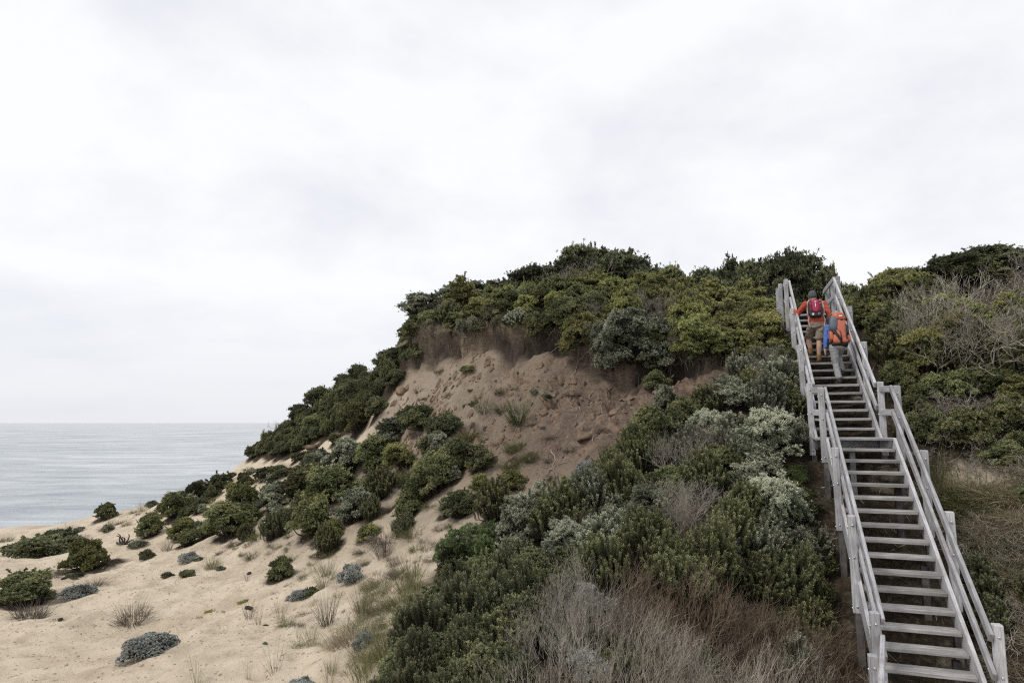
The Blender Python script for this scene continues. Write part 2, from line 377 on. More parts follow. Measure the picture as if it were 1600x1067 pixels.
# ------------------------------------------------------------------ ground, sea
def sand_material():
    m, t, b = new_mat('sand_and_soil'); c = N(t, 'ShaderNodeTexCoord'); o = c.outputs['Object']
    big = noise(t, o, 0.35, 4, 0.6); mid = noise(t, o, 2.2, 5, 0.6); fine = noise(t, o, 14, 5, 0.65); grit = noise(t, o, 70, 3, 0.7)
    sand = ramp(t, big, [(0.3, (0.540, 0.455, 0.345)), (0.55, (0.610, 0.522, 0.402)), (0.72, (0.490, 0.402, 0.296))])
    sand = mixc(t, ramp(t, mid, [(0.38, 0.0), (0.72, 0.5)]), sand, (0.390, 0.315, 0.238))
    sand = mixc(t, ramp(t, grit, [(0.60, 0.0), (0.78, 0.55)]), sand, (0.24, 0.185, 0.14))
    brown = ramp(t, mid, [(0.25, (0.068, 0.050, 0.040)), (0.5, (0.145, 0.107, 0.083)), (0.75, (0.260, 0.198, 0.152))])
    brown = mixc(t, ramp(t, fine, [(0.47, 0.0), (0.66, 0.75)]), brown, (0.070, 0.050, 0.037))
    lay = N(t, 'ShaderNodeMapping'); lay.inputs['Scale'].default_value = (1.5, 1.5, 6.0); t.links.new(o, lay.inputs[0])
    layer = noise(t, lay.outputs[0], 1.6, 7, 0.7, 1.6)
    faced = ramp(t, layer, [(0.30, (0.075, 0.060, 0.049)), (0.45, (0.200, 0.150, 0.110)), (0.58, (0.340, 0.262, 0.192)), (0.72, (0.160, 0.118, 0.087))])
    afc = N(t, 'ShaderNodeAttribute', attribute_name='face')
    ab = N(t, 'ShaderNodeAttribute', attribute_name='brown'); ah = N(t, 'ShaderNodeAttribute', attribute_name='humus'); ast = N(t, 'ShaderNodeAttribute', attribute_name='stratum')
    jit = mathn(t, 'MULTIPLY', mathn(t, 'SUBTRACT', mid, 0.5), 0.9)
    col = mixc(t, mathn(t, 'ADD', ab.outputs['Fac'], mathn(t, 'MULTIPLY', jit, 0.6), clamp=True), sand, brown)
    col = mixc(t, mathn(t, 'MULTIPLY', afc.outputs['Fac'], 0.7), col, faced)
    hum = ramp(t, fine, [(0.3, (0.022, 0.017, 0.012)), (0.55, (0.062, 0.048, 0.034)), (0.75, (0.135, 0.108, 0.078))])
    hf = mathn(t, 'ADD', ah.outputs['Fac'], jit, clamp=True)
    col = mixc(t, ramp(t, hf, [(0.35, 0.0), (0.68, 1.0)]), col, hum)
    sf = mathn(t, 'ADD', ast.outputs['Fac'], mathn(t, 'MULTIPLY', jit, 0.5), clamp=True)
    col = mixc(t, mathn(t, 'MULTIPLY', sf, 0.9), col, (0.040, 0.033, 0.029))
    t.links.new(col, b.inputs['Base Color']); b.inputs['Roughness'].default_value = 0.95; b.inputs['Specular IOR Level'].default_value = 0.1
    h = mathn(t, 'ADD', mathn(t, 'MULTIPLY', mid, 0.10), mathn(t, 'ADD', mathn(t, 'MULTIPLY', fine, 0.05), mathn(t, 'MULTIPLY', grit, 0.022)))
    vo = N(t, 'ShaderNodeTexVoronoi'); vo.inputs['Scale'].default_value = 4.5; t.links.new(o, vo.inputs['Vector'])     # trodden hollows
    h = mathn(t, 'ADD', h, mathn(t, 'MULTIPLY', ramp(t, vo.outputs['Distance'], [(0.0, 0.0), (0.45, 1.0)]), 0.022))
    bp = N(t, 'ShaderNodeBump'); bp.inputs['Strength'].default_value = 0.75; bp.inputs['Distance'].default_value = 0.9
    t.links.new(h, bp.inputs['Height']); t.links.new(bp.outputs[0], b.inputs['Normal'])
    return m
SAND = sand_material()
ny, nx = XX.shape
gy_, gx_ = np.gradient(LD, GY, GX)
dw = LD + 0.10 * np.sin(LA * 23) + 0.045 * np.sin(LA * 57 + 1)
over = 0.22 * np.exp(-((dw - 0.20) / 0.20) ** 2) * LW * (0.3 + 1.5 * vnoise(LA * 40, dw * 3)) + 0.34 * (vnoise(LA * 75, ZZ * 6) - .5) * np.exp(-(dw / 0.22) ** 2) * LW - 0.15 * np.exp(-((dw + 0.07) / 0.09) ** 2) * LW      # the rooty turf hangs out over the face
VX = XX - gx_ * over; VY = YY - gy_ * over
idx = np.arange(ny * nx).reshape(ny, nx)
quads = np.stack([idx[:-1, :-1], idx[:-1, 1:], idx[1:, 1:], idx[1:, :-1]], -1).reshape(-1, 4)
gme = np_mesh('ground', np.stack([VX, VY, ZZ], -1), quads, smooth=True)
ground = link('ground', gme, SAND); tag(ground, kind='structure')
down = np.clip(1 - (-LD - 3.0) / 4.0, 0, 1) * np.clip(LW * 1.5, 0, 1)
down = np.where(LD > 0, 0.75 * np.clip(1 - (LD - 1) / 3, 0, 1) * LW, down) * (0.45 + 0.62 * np.clip(LA * 1.5, 0, 1))
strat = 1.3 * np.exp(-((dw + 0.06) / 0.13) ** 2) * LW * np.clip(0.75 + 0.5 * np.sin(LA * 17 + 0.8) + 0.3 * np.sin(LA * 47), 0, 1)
def set_attr(name, arr):
    a = gme.attributes.new(name, 'FLOAT', 'POINT'); a.data.foreach_set('value', np.ascontiguousarray(arr, np.float32).ravel())
set_attr('face', np.exp(-(dw / 0.28) ** 2) * LW); set_attr('brown', down); set_attr('stratum', strat)

def sea_object():
    m, t, b = new_mat('sea_water'); c = N(t, 'ShaderNodeTexCoord')
    mp = N(t, 'ShaderNodeMapping'); mp.inputs['Scale'].default_value = (0.4, 1.0, 1); mp.inputs['Rotation'].default_value = (0, 0, 0.12); t.links.new(c.outputs['Object'], mp.inputs[0])
    w1 = noise(t, mp.outputs[0], 0.05, 6, 0.62, 0.4); w2 = noise(t, mp.outputs[0], 0.35, 5, 0.6); w3 = mathn(t, 'ADD', mathn(t, 'MULTIPLY', noise(t, mp.outputs[0], 0.03, 7, 0.68, 0.6), 0.6), mathn(t, 'MULTIPLY', noise(t, c.outputs['Object'], 0.004, 4, 0.6), 0.4))
    b.inputs['Base Color'].default_value = (0.12, 0.15, 0.175, 1); b.inputs['Roughness'].default_value = 0.22; b.inputs['IOR'].default_value = 1.33
    t.links.new(ramp(t, w3, [(0.38, (0.17, 0.20, 0.225)), (0.62, (0.50, 0.53, 0.55))]), b.inputs['Base Color'])  # ripple light and shade put into the colour as pale and dark streaks
    h = mathn(t, 'ADD', mathn(t, 'MULTIPLY', w1, 8.0), mathn(t, 'MULTIPLY', w2, 1.5))
    bp = N(t, 'ShaderNodeBump'); bp.inputs['Strength'].default_value = 0.7; bp.inputs['Distance'].default_value = 1.0
    t.links.new(h, bp.inputs['Height']); t.links.new(bp.outputs[0], b.inputs['Normal'])
    V = np.array([(-40000, -3000, -42), (40000, -3000, -42), (40000, 60000, -42), (-40000, 60000, -42)], float)
    return tag(link('sea', np_mesh('sea', V, [(0, 1, 2, 3)]), m), kind='structure')
sea_object()

# ------------------------------------------------------------------ timber stairs
TH = 0.3301
D2 = np.array([math.sin(TH), math.cos(TH)]); N2 = np.array([math.cos(TH), -math.sin(TH)])
LO = np.array([6.486, 11.2735]); Z0 = -0.264; GO, RI = 0.2414, 0.175          # nose of the middle landing, lower flight
UP = np.array([6.5633, 11.903]); GU, RU = 0.2526, 0.1721                       # nose of the first step of the upper flight
def lo(s, q, z): p = LO + D2 * s + N2 * q; return np.array([p[0], p[1], z])
def up(s, q, z): p = UP + D2 * s + N2 * q; return np.array([p[0], p[1], z])
def zl(s): return Z0 + s * RI / GO
def zu(s): return Z0 + RU + s * RU / GU
def wood_material():
    m, t, b = new_mat('weathered_timber'); c = N(t, 'ShaderNodeTexCoord'); oi = N(t, 'ShaderNodeObjectInfo')
    ad = N(t, 'ShaderNodeVectorMath', operation='ADD'); t.links.new(c.outputs['Object'], ad.inputs[0])
    mu = N(t, 'ShaderNodeVectorMath', operation='SCALE'); mu.inputs[0].default_value = (37, 53, 71); t.links.new(oi.outputs['Random'], mu.inputs['Scale']); t.links.new(mu.outputs[0], ad.inputs[1])
    mp = N(t, 'ShaderNodeMapping'); mp.inputs['Scale'].default_value = (1.6, 34, 34); t.links.new(ad.outputs[0], mp.inputs[0])
    g = noise(t, mp.outputs[0], 2.2, 6, 0.65, 0.25); bl = noise(t, ad.outputs[0], 3.5, 4, 0.6)
    col = ramp(t, g, [(0.28, (0.165, 0.160, 0.165)), (0.42, (0.365, 0.362, 0.376)), (0.60, (0.515, 0.514, 0.534)), (0.8, (0.610, 0.610, 0.632))])
    col = mixc(t, ramp(t, bl, [(0.42, 0.0), (0.72, 0.75)]), col, (0.225, 0.210, 0.203))
    hs = N(t, 'ShaderNodeHueSaturation'); t.links.new(col, hs.inputs['Color'])
    t.links.new(mathn(t, 'ADD', mathn(t, 'MULTIPLY', oi.outputs['Random'], 0.42), 0.78), hs.inputs['Value'])
    t.links.new(hs.outputs[0], b.inputs['Base Color']); b.inputs['Roughness'].default_value = 0.82; b.inputs['Specular IOR Level'].default_value = 0.25
    bp = N(t, 'ShaderNodeBump'); bp.inputs['Strength'].default_value = 0.5; bp.inputs['Distance'].default_value = 0.004
    t.links.new(g, bp.inputs['Height']); t.links.new(bp.outputs[0], b.inputs['Normal'])
    return m
WOOD = wood_material()
def dark_wood():
    m = WOOD.copy(); m.name = 'dark_timber'  # same grain with a darker ramp, for post bases and props
    for n in m.node_tree.nodes:
        if n.type == 'VALTORGB' and len(n.color_ramp.elements) == 4:
            for e, cc in zip(n.color_ramp.elements, ((0.022, 0.020, 0.019), (0.050, 0.045, 0.043), (0.085, 0.078, 0.074), (0.13, 0.12, 0.115))): e.color = (*cc, 1)
    return m
DWOOD = dark_wood()
STEEL = plain('galvanised_steel', (0.55, 0.55, 0.56), 0.35, 0.1, 60, 0.6); STEEL.node_tree.nodes['Principled BSDF'].inputs['Metallic'].default_value = 0.8
def tread_wood():
    m = WOOD.copy(); m.name = 'worn_tread_timber'
    for n in m.node_tree.nodes:
        if n.type == 'VALTORGB' and len(n.color_ramp.elements) == 4:
            for e, cc in zip(n.color_ramp.elements, ((0.100, 0.094, 0.090), (0.265, 0.255, 0.250), (0.415, 0.405, 0.400), (0.540, 0.530, 0.525))): e.color = (*cc, 1)
    return m
TWOOD = tread_wood()
_bx = {}
def box_mesh(L, w, h, bev=0.006, x0=None):
    """bevelled box, long axis X"""
    key = (round(L, 4), round(w, 4), round(h, 4), bev)
    if key in _bx: return _bx[key]
    import bmesh
    bm = bmesh.new(); bmesh.ops.create_cube(bm, size=1.0)
    for v in bm.verts: v.co.x *= L; v.co.y *= w; v.co.z *= h
    if bev: bmesh.ops.bevel(bm, geom=bm.edges[:], offset=bev, segments=1, affect='EDGES')
    me = bpy.data.meshes.new('timber'); bm.to_mesh(me); bm.free(); _bx[key] = me; return me
jr = random.Random(3)
def beam(name, p0, p1, w, h, root, mat=None, side=None, bev=0.006, jit=0.0):
    """timber from p0 to p1; w across (along side), h the other way"""
    p0 = Vector(p0); p1 = Vector(p1); x = (p1 - p0); L = x.length; x.normalize()
    y = Vector(side) if side is not None else Vector((N2[0], N2[1], 0)); y = (y - x * y.dot(x)).normalized(); z = x.cross(y)
    M = Matrix.Identity(4)
    for i in range(3): M[i][0], M[i][1], M[i][2] = x[i], y[i], z[i]
    mid = (p0 + p1) / 2
    if jit: M = M @ Euler((jr.gauss(0, jit), jr.gauss(0, jit), jr.gauss(0, jit * .4))).to_matrix().to_4x4()
    o = bpy.data.objects.new(name, box_mesh(L, w, h, bev)); COL.objects.link(o)
    if len(o.data.materials) == 0: o.data.materials.append(WOOD)
    if mat is not None: o.material_slots[0].link = 'OBJECT'; o.material_slots[0].material = mat
    o.parent = root; o.matrix_basis = Matrix.Translation(mid - root.location) @ M
    return o
stair = empty('timber_staircase', tuple(lo(-3.62, -0.5, gz(*lo(-3.62, -0.5, 0)[:2]))))
tag(stair, 'weathered grey timber staircase with handrails climbing the scrub covered hillside', 'staircase')
def bolt(post, p, nrm2):
    """a small domed bolt head on the post face"""
    me = bpy.data.meshes.get('bolt_head')
    if me is None:
        V, Q = [], []
        for k, (r, z) in enumerate(((0.017, 0.0), (0.016, 0.006), (0.009, 0.011), (0.0008, 0.012))):
            for a in range(8): V.append((r * math.cos(a * math.pi / 4), r * math.sin(a * math.pi / 4), z))
            if k: Q += [((k - 1) * 8 + a, (k - 1) * 8 + (a + 1) % 8, k * 8 + (a + 1) % 8, k * 8 + a) for a in range(8)]
        me = np_mesh('bolt_head', V, Q, smooth=True); me.name = 'bolt_head'; me.materials.append(STEEL)
    o = bpy.data.objects.new('bolt', me); COL.objects.link(o); o.parent = post
    q = Vector(nrm2).to_track_quat('Z', 'Y').to_matrix().to_4x4()
    o.matrix_parent_inverse = (Matrix.Translation(stair.location) @ post.matrix_basis).inverted()
    o.matrix_basis = Matrix.Translation(Vector(p)) @ q
BACK = (-D2[0], -D2[1], 0); LEFT = (-N2[0], -N2[1], 0)
def tread(fn, s, z, q0, q1):
    for k, (a, b) in enumerate(((0.0, 0.116), (0.129, 0.240))):
        c = (a + b) / 2; e = jr.uniform(-.006, .006)
        beam('tread_plank', fn(s + c, q0 + e, z - 0.024), fn(s + c, q1 + e, z - 0.024 + jr.uniform(-.002, .002)), b - a, 0.048, stair, mat=TWOOD, side=(D2[0], D2[1], 0), jit=0.0025)
# lower flight: 16 treads below the landing
for i in range(1, 17): tread(lo, -GO * i, Z0 - RI * i, -0.985, 0.0)
# landing deck
for k in range(5):
    beam('deck_plank', lo(0.06 + k * 0.124, -1.20, Z0 - 0.022), lo(0.06 + k * 0.124, 0.10, Z0 - 0.022), 0.116, 0.044, stair, side=(D2[0], D2[1], 0), jit=0.002)
beam('joist', lo(0.56, -1.2, Z0 - 0.117), lo(0.56, 0.10, Z0 - 0.117), 0.045, 0.14, stair, side=(D2[0], D2[1], 0))
# upper flight: 16 treads and the top deck
for i in range(1, 17): tread(up, GU * (i - 1), Z0 + RU * i, -0.985, 0.0)
ZT = Z0 + RU * 17
for k in range(16):
    beam('deck_plank', up(GU * 16 + 0.06 + k * 0.124, -1.07, ZT - 0.022), up(GU * 16 + 0.06 + k * 0.124, 0.09, ZT - 0.022), 0.116, 0.044, stair, side=(D2[0], D2[1], 0), jit=0.002)
for q in (-1.0, 0.02): beam('joist', up(GU * 16 + 0.05, q, ZT - 0.12), up(GU * 16 + 2.0, q, ZT - 0.12), 0.045, 0.15, stair)
# stringers
def stringer(fn, s0, z0, s1, z1, q): beam('stringer', fn(s0, q, z0), fn(s1, q, z1), 0.048, 0.27, stair)
for q in (-1.014, 0.029):
    stringer(lo, -4.15, zl(-4.15) - 0.085, -0.02, zl(-0.02) - 0.085, q)
    stringer(up, -0.30, zu(-0.30) - 0.085, 4.06, zu(4.06) - 0.085, q)
HR = 0.86
def rail(name, fn, zf, s0, s1, q, h, w=0.045, hh=0.11):
    beam(name, fn(s0, q, zf(s0) + h), fn(s1, q, zf(s1) + h), w, hh, stair, bev=0.008)
# rails of the lower flight (inside the posts)
for q, s1 in ((-0.985, 0.03), (0.050, 0.05)):
    e = -3.93 if q < 0 else -4.0
    rail('handrail', lo, zl, e, s1, q, HR - 0.03); rail('mid_rail', lo, zl, e - 0.0, s1, q, HR - 0.44)
# rails of the upper flight
for q in (-0.985, 0.03):
    rail('handrail', up, zu, -0.10, 4.03, q, HR - 0.03); rail('mid_rail', up, zu, -0.10, 4.0, q, HR - 0.44)
# short level rails across the right of the landing and along the top deck
for h, nm in ((HR - 0.02, 'handrail'), (HR - 0.43, 'mid_rail')):
    beam(nm, lo(0.06, 0.11, Z0 + h), up(-0.13, 0.075, Z0 + h + 0.02), 0.045, 0.11, stair)
    beam(nm, lo(0.06, -1.03, Z0 + h), up(-0.12, -1.03, Z0 + h + 0.02), 0.045, 0.11, stair)
    beam(nm, up(4.05, 0.03, ZT + h), up(5.80, 0.0, ZT + h), 0.045, 0.11, stair)
    beam(nm, up(4.05, -1.06, ZT + h), up(5.30, -1.10, ZT + h), 0.045, 0.11, stair)
# level rail of the bottom landing, turned towards the lookout
pB = lo(-3.95, -1.00, 0); dB = np.array([-0.497, -0.868])
for h in (HR - 0.09, HR - 0.50):
    z = Z0 - RI * 17 + h
    beam('handrail' if h > .6 else 'mid_rail', (pB[0], pB[1], z), (pB[0] + dB[0] * 1.9, pB[1] + dB[1] * 1.9, z), 0.05, 0.11, stair, side=(0.868, -0.497, 0))
for k in range(9):
    s = -GO * 17 - k * 0.124
    beam('deck_plank', lo(s, -1.3, Z0 - RI * 17 - 0.022), lo(s, 0.1, Z0 - RI * 17 - 0.022), 0.116, 0.044, stair, side=(D2[0], D2[1], 0))
def post(p_top, q_side, zbot, w=0.10, label=None):
    """sawn post with a darker stump bolted below it down to the ground"""
    x, y, zt = p_top; zg = float(gz(x, y)) - 0.25
    o = beam('post', (x, y, zbot), (x, y, zt), w, w, stair, jit=0.008, bev=0.01)
    if zbot > zg + 0.15:
        dx = -q_side * 0.02
        st = beam('post_base', (x + N2[0] * dx, y + N2[1] * dx, zg), (x + N2[0] * dx, y + N2[1] * dx, zbot + (0.0 if 1 else 0)), w * 0.92, w * 0.92, stair, mat=DWOOD, jit=0.008)
    f = w / 2 + 0.002
    for z in (zt - 0.13, zt - 0.55, zbot + 0.09):
        if z < zbot + 0.04: continue
        bolt(o, (x - D2[0] * f, y - D2[1] * f, z), BACK)
        bolt(o, (x - N2[0] * f, y - N2[1] * f, z - 0.03), LEFT)
for s, zb in ((-0.05, -0.35), (-1.42, -0.30), (-2.62, -0.32), (-3.90, -0.40)):
    p = lo(s, -1.062, zl(s) + HR + 0.05); post(p, -1, zl(s) + zb - 0.05)
for s in (-0.03, -1.46, -2.51, -3.93):
    p = lo(s, 0.128, zl(s) + HR + 0.055); post(p, 1, zl(s) - 0.35)
for s in (-0.13, 1.14, 2.60, 4.03):
    p = up(s, -1.062, zu(s) + HR + 0.045); post(p, -1, zu(s) - 0.42)
for s in (-0.14, 1.15, 2.55, 4.0):
    p = up(s, 0.105, zu(s) + HR + 0.05); post(p, 1, zu(s) - 0.40)
for s, q in ((4.75, 0.085), (5.70, 0.075), (4.60, -1.16), (5.15, -1.19)):
    p = up(s, q, ZT + HR + 0.04); post(p, 1 if q > 0 else -1, ZT - 0.3)
post((pB[0] + dB[0] * 0.35 - 0.085, pB[1] + dB[1] * 0.35 + 0.05, Z0 - RI * 17 + HR - 0.17), -1, Z0 - RI * 17 - 0.35)
post((pB[0] + dB[0] * 1.75 - 0.085, pB[1] + dB[1] * 1.75 + 0.05, Z0 - RI * 17 + HR - 0.05), -1, Z0 - RI * 17 - 0.35)
# short props under the lower flight seen between the treads
for s, q in ((-0.7, -0.10), (-2.0, -0.10), (-3.2, -0.10), (0.02, -0.62)):
    p = lo(s, q, 0); g = float(gz(p[0], p[1])) - .2
    beam('prop', (p[0], p[1], g), (p[0], p[1], min(zl(s) - 0.26, Z0 - 0.19)), 0.09, 0.09, stair, mat=DWOOD if q > -.5 else None)

# ------------------------------------------------------------------ plant prototypes (shared meshes)
def leaves(rs, base, axis, L, ln, wd, tin, tout, droop=0.0, inner=0.35):
    """rosettes of leaves: base (M,3), axis (M,3) -> verts, quads, tint"""
    M = len(base); a, b = frames(axis)
    phi = (np.arange(L)[None] * 2.39996 + rs.uniform(0, 6.28, (M, 1)) + rs.normal(0, 0.25, (M, L)))
    frac = (np.arange(L)[None] + 0.5) / L + rs.normal(0, 0.07, (M, L))
    tilt = np.radians(12 + 78 * np.clip(frac, 0, 1.1)) * (1 - inner) + np.radians(50) * inner
    rad = a[:, None] * np.cos(phi)[..., None] + b[:, None] * np.sin(phi)[..., None]
    d = axis[:, None] * np.cos(tilt)[..., None] + rad * np.sin(tilt)[..., None]
    d[..., 2] -= droop * frac; d = nrm(d)
    l = ln * rs.uniform(0.7, 1.25, (M, L, 1)); w = wd * rs.uniform(0.75, 1.2, (M, L, 1))
    side = nrm(np.cross(d, axis[:, None] + rs.normal(0, 0.25, (M, L, 3)))); up_ = np.cross(side, d)
    p0 = base[:, None] + d * l * 0.05 + axis[:, None] * (-0.25 * ln * frac)[..., None]
    pm = p0 + d * l * 0.55; tip = p0 + d * l - up_ * l * 0.12 * rs.uniform(-1, 1.5, (M, L, 1))
    v = np.stack([p0, pm + side * w * 0.5 + up_ * w * 0.15, tip, pm - side * w * 0.5 + up_ * w * 0.15], 2).reshape(-1, 3)
    q = np.arange(len(v)).reshape(-1, 4)
    tint = (tin * (1 - frac) + tout * frac).clip(0, 1)
    return v, q, tint
def leafy(seed, W_=1.2, H=0.8, lobes=9, ros=700, L=8, ln=0.055, wd=0.022, loberad=0.34, tip=0.75, flat=0.75, upb=0.55, wild=0.10, ragged=0.18, base=0.0, patch=0.35, low=0.98, shear=.16):
    """bush of branch-end rosettes on uneven lobes; returns foliage mesh, stem mesh"""
    rs = np.random.RandomState(seed); R_ = W_ / 2
    C, Rr = [], []
    for i in range(lobes):
        f = (i + 0.5) / lobes; z = 1 - f * low; r = math.sqrt(max(0, 1 - z * z)); ph = i * 2.39996 + rs.uniform(-.45, .45); g = rs.uniform(0.60, 1.24)
        C.append((R_ * .74 * r * math.cos(ph) * g, R_ * .74 * r * math.sin(ph) * g, H * (0.10 + 0.66 * z) * (0.7 + .3 * g) + base)); Rr.append(R_ * loberad * rs.uniform(0.62, 1.35))
    C = np.array(C); Rr = np.array(Rr); sh_ = rs.normal(0, shear, 2); C[:, 0] += sh_[0] * C[:, 2]; C[:, 1] += sh_[1] * C[:, 2]
    k = rs.choice(lobes, ros * 3, p=Rr ** 2 / (Rr ** 2).sum()); d = nrm(rs.normal(0, 1, (ros * 3, 3))); d[:, 2] = np.abs(d[:, 2]) * 1.0 - 0.25 * (rs.rand(ros * 3) < .35); d = nrm(d)
    rr = Rr[k] * (1 - ragged * rs.rand(len(k)) ** 1.5 + wild * (rs.rand(len(k)) > .8) * rs.rand(len(k)) * 2)
    P = C[k] + d * rr[:, None] * np.array([1, 1, flat])
    dist = np.linalg.norm((P[:, None] - C[None]) / np.array([1, 1, flat]), axis=2) / Rr[None]; dist[np.arange(len(k)), k] = 9
    keep = (dist.min(1) > 0.86) | (rs.rand(len(k)) < 0.10); keep &= P[:, 2] > 0.03
    P, d, k = P[keep][:ros], d[keep][:ros], k[keep][:ros]
    ax = nrm(d * 0.8 + np.array([0, 0, upb]) + rs.normal(0, 0.28, d.shape))
    ns = max(10, ros // 55); sd = nrm(rs.normal(0, 1, (ns, 3)) * [1, 1, .8] + [0, 0, .5]); sd[:, 2] = np.abs(sd[:, 2]); sk = rs.randint(0, lobes, ns); tipseg = []
    bP, bD, bK = [P], [d], [k]
    for i in range(ns):                                        # shoots that stick out of the crown
        s0 = C[sk[i]] + sd[i] * Rr[sk[i]] * .8; ln_ = min(R_, .62) * rs.uniform(.10, .30); s1 = s0 + sd[i] * ln_ + rs.normal(0, .02, 3)
        tipseg.append((s0, s1, .004 * max(W_, .6), .002)); f = np.linspace(.35, 1.0, 7)[:, None]
        bP.append(s0 * (1 - f) + s1 * f + rs.normal(0, .008, (7, 3))); bD.append(np.repeat(sd[i][None], 7, 0) + rs.normal(0, .3, (7, 3))); bK.append(np.full(7, sk[i]))
    P, d, k = np.concatenate(bP), nrm(np.concatenate(bD)), np.concatenate(bK)
    ax = nrm(d * 0.8 + np.array([0, 0, upb]) + rs.normal(0, 0.28, d.shape))
    lobe_t = rs.normal(0, 0.16, lobes)
    pt = lobe_t[k] + rs.normal(0, 0.10, len(k)) + patch * np.sin(P @ nrm(rs.normal(0, 1, 3)) * 9 / max(W_, .4) + seed) * 0.3
    v, q, tint = leaves(rs, P, ax, L, ln, wd, tip, tip - 0.48)
    tint = (tint + pt[:, None]).clip(0, 1).ravel()
    fol = np_mesh('foliage', v, q, tint=tint)
    segs = list(tipseg); root = np.array([0, 0, -0.12])
    for i in range(lobes):
        mid = root * 0.45 + C[i] * 0.55 + rs.normal(0, 0.04 * W_, 3) * np.array([1, 1, .4]); mid[2] = max(mid[2], .05)
        r = 0.016 * W_ + 0.006
        segs += [(root + rs.normal(0, .02 * W_, 3) * [1, 1, 0], mid, r, r * .7), (mid, C[i], r * .7, r * .42)]
        js = np.nonzero(k == i)[0]; js = js[rs.rand(len(js)) < 0.30]
        for j in js:
            m2 = C[i] * .5 + P[j] * .5 + rs.normal(0, .02 * W_, 3)
            segs += [(C[i], m2, r * .36, r * .24), (m2, P[j], r * .24, r * .10)]
    sv, sq = tubes(segs, 3)
    return fol, np_mesh('stem', sv, sq)
def upright(seed, W_=1.1, H=0.9, stems=250, per=17, ln=0.036, wd=0.0105, tip=0.72):
    """heath-like bush: many upright sprigs with short leaves all along"""
    rs = np.random.RandomState(seed); B, A, T, segs = [], [], [], []
    hub = rs.uniform(-1, 1, (7, 2)) * W_ * 0.33; hh = rs.uniform(0.7, 1.12, 7)
    for i in range(stems):
        r = W_ / 2 * math.sqrt(rs.rand()); ph = rs.uniform(0, 6.28); x, y = r * math.cos(ph), r * math.sin(ph)
        kk = np.argmin(((hub - (x, y)) ** 2).sum(1))
        top = np.array([x, y, H * hh[kk] * (1 - 0.55 * (2 * r / W_) ** 2.2) * rs.uniform(0.82, 1.1)])
        d = nrm(np.array([x, y, 0]) * 0.9 / W_ + np.array([0, 0, 1]) + rs.normal(0, .16, 3)); l = rs.uniform(0.28, 0.42) * H
        b0 = top - d * l; root = np.array([x * .35, y * .35, 0.0])
        segs += [(root, b0, .008, .005), (b0, top, .005, .0025)]
        f = (np.arange(per) + .5) / per; tt = rs.normal(0, .12) + .1 * (hh[kk] - .9) * 3
        for g in range(2):
            B.append(top - d * l * (1 - f[:, None]) + rs.normal(0, .004, (per, 3))); A.append(np.repeat(d[None], per, 0) + rs.normal(0, .12, (per, 3))); T.append(f ** 2 * .5 + tt)
    B = np.concatenate(B); A = nrm(np.concatenate(A)); T = np.concatenate(T)
    v, q, t = leaves(rs, B, A, 3, ln, wd, tip - .2, tip - .35, inner=0.8)
    sv, sq = tubes(segs, 3)
    return np_mesh('foliage', v, q, tint=(t + T[:, None] - .15).clip(0, 1).ravel()), np_mesh('stem', sv, sq)
def grass(seed, n=130, ln=0.45, spread=0.5, wd=0.008, droop=0.5, rad=0.08, tint=0.5, seg=4):
    rs = np.random.RandomState(seed); ph = rs.uniform(0, 6.28, n); th = spread * np.sqrt(rs.rand(n)) * 1.3
    l = ln * rs.uniform(0.45, 1.15, n); b = np.stack([np.cos(ph), np.sin(ph), 0 * ph], 1)
    rr = rad * np.sqrt(rs.rand(n)); p0 = b * rr[:, None] + rs.normal(0, rad * .3, (n, 3)) * [1, 1, 0]
    d = b * np.sin(th)[:, None] + np.array([0, 0, 1]) * np.cos(th)[:, None]; d = nrm(d + rs.normal(0, .12, d.shape))
    side = nrm(np.cross(d, [0, 0, 1.0]) + rs.normal(0, .3, d.shape)); V = []; p = p0.copy(); p[:, 2] -= .03
    for s in range(seg + 1):
        w = wd * (1 - (s / seg) ** 1.5) * .5 + .0006
        V += [p - side * w, p + side * w]
        p = p + d * (l / seg)[:, None]; d = nrm(d + np.array([0, 0, -1]) * droop / seg * rs.uniform(.3, 1.5, (n, 1)) + b * droop / seg * .4)
    V = np.stack(V, 1); k = 2 * (seg + 1)
    q = np.concatenate([np.arange(n)[:, None] * k + np.array([2 * s, 2 * s + 1, 2 * s + 3, 2 * s + 2]) for s in range(seg)])
    t = np.tile((tint + rs.normal(0, .22, n)).clip(0, 1), seg)
    return np_mesh('blades', V.reshape(-1, 3), q, tint=t)
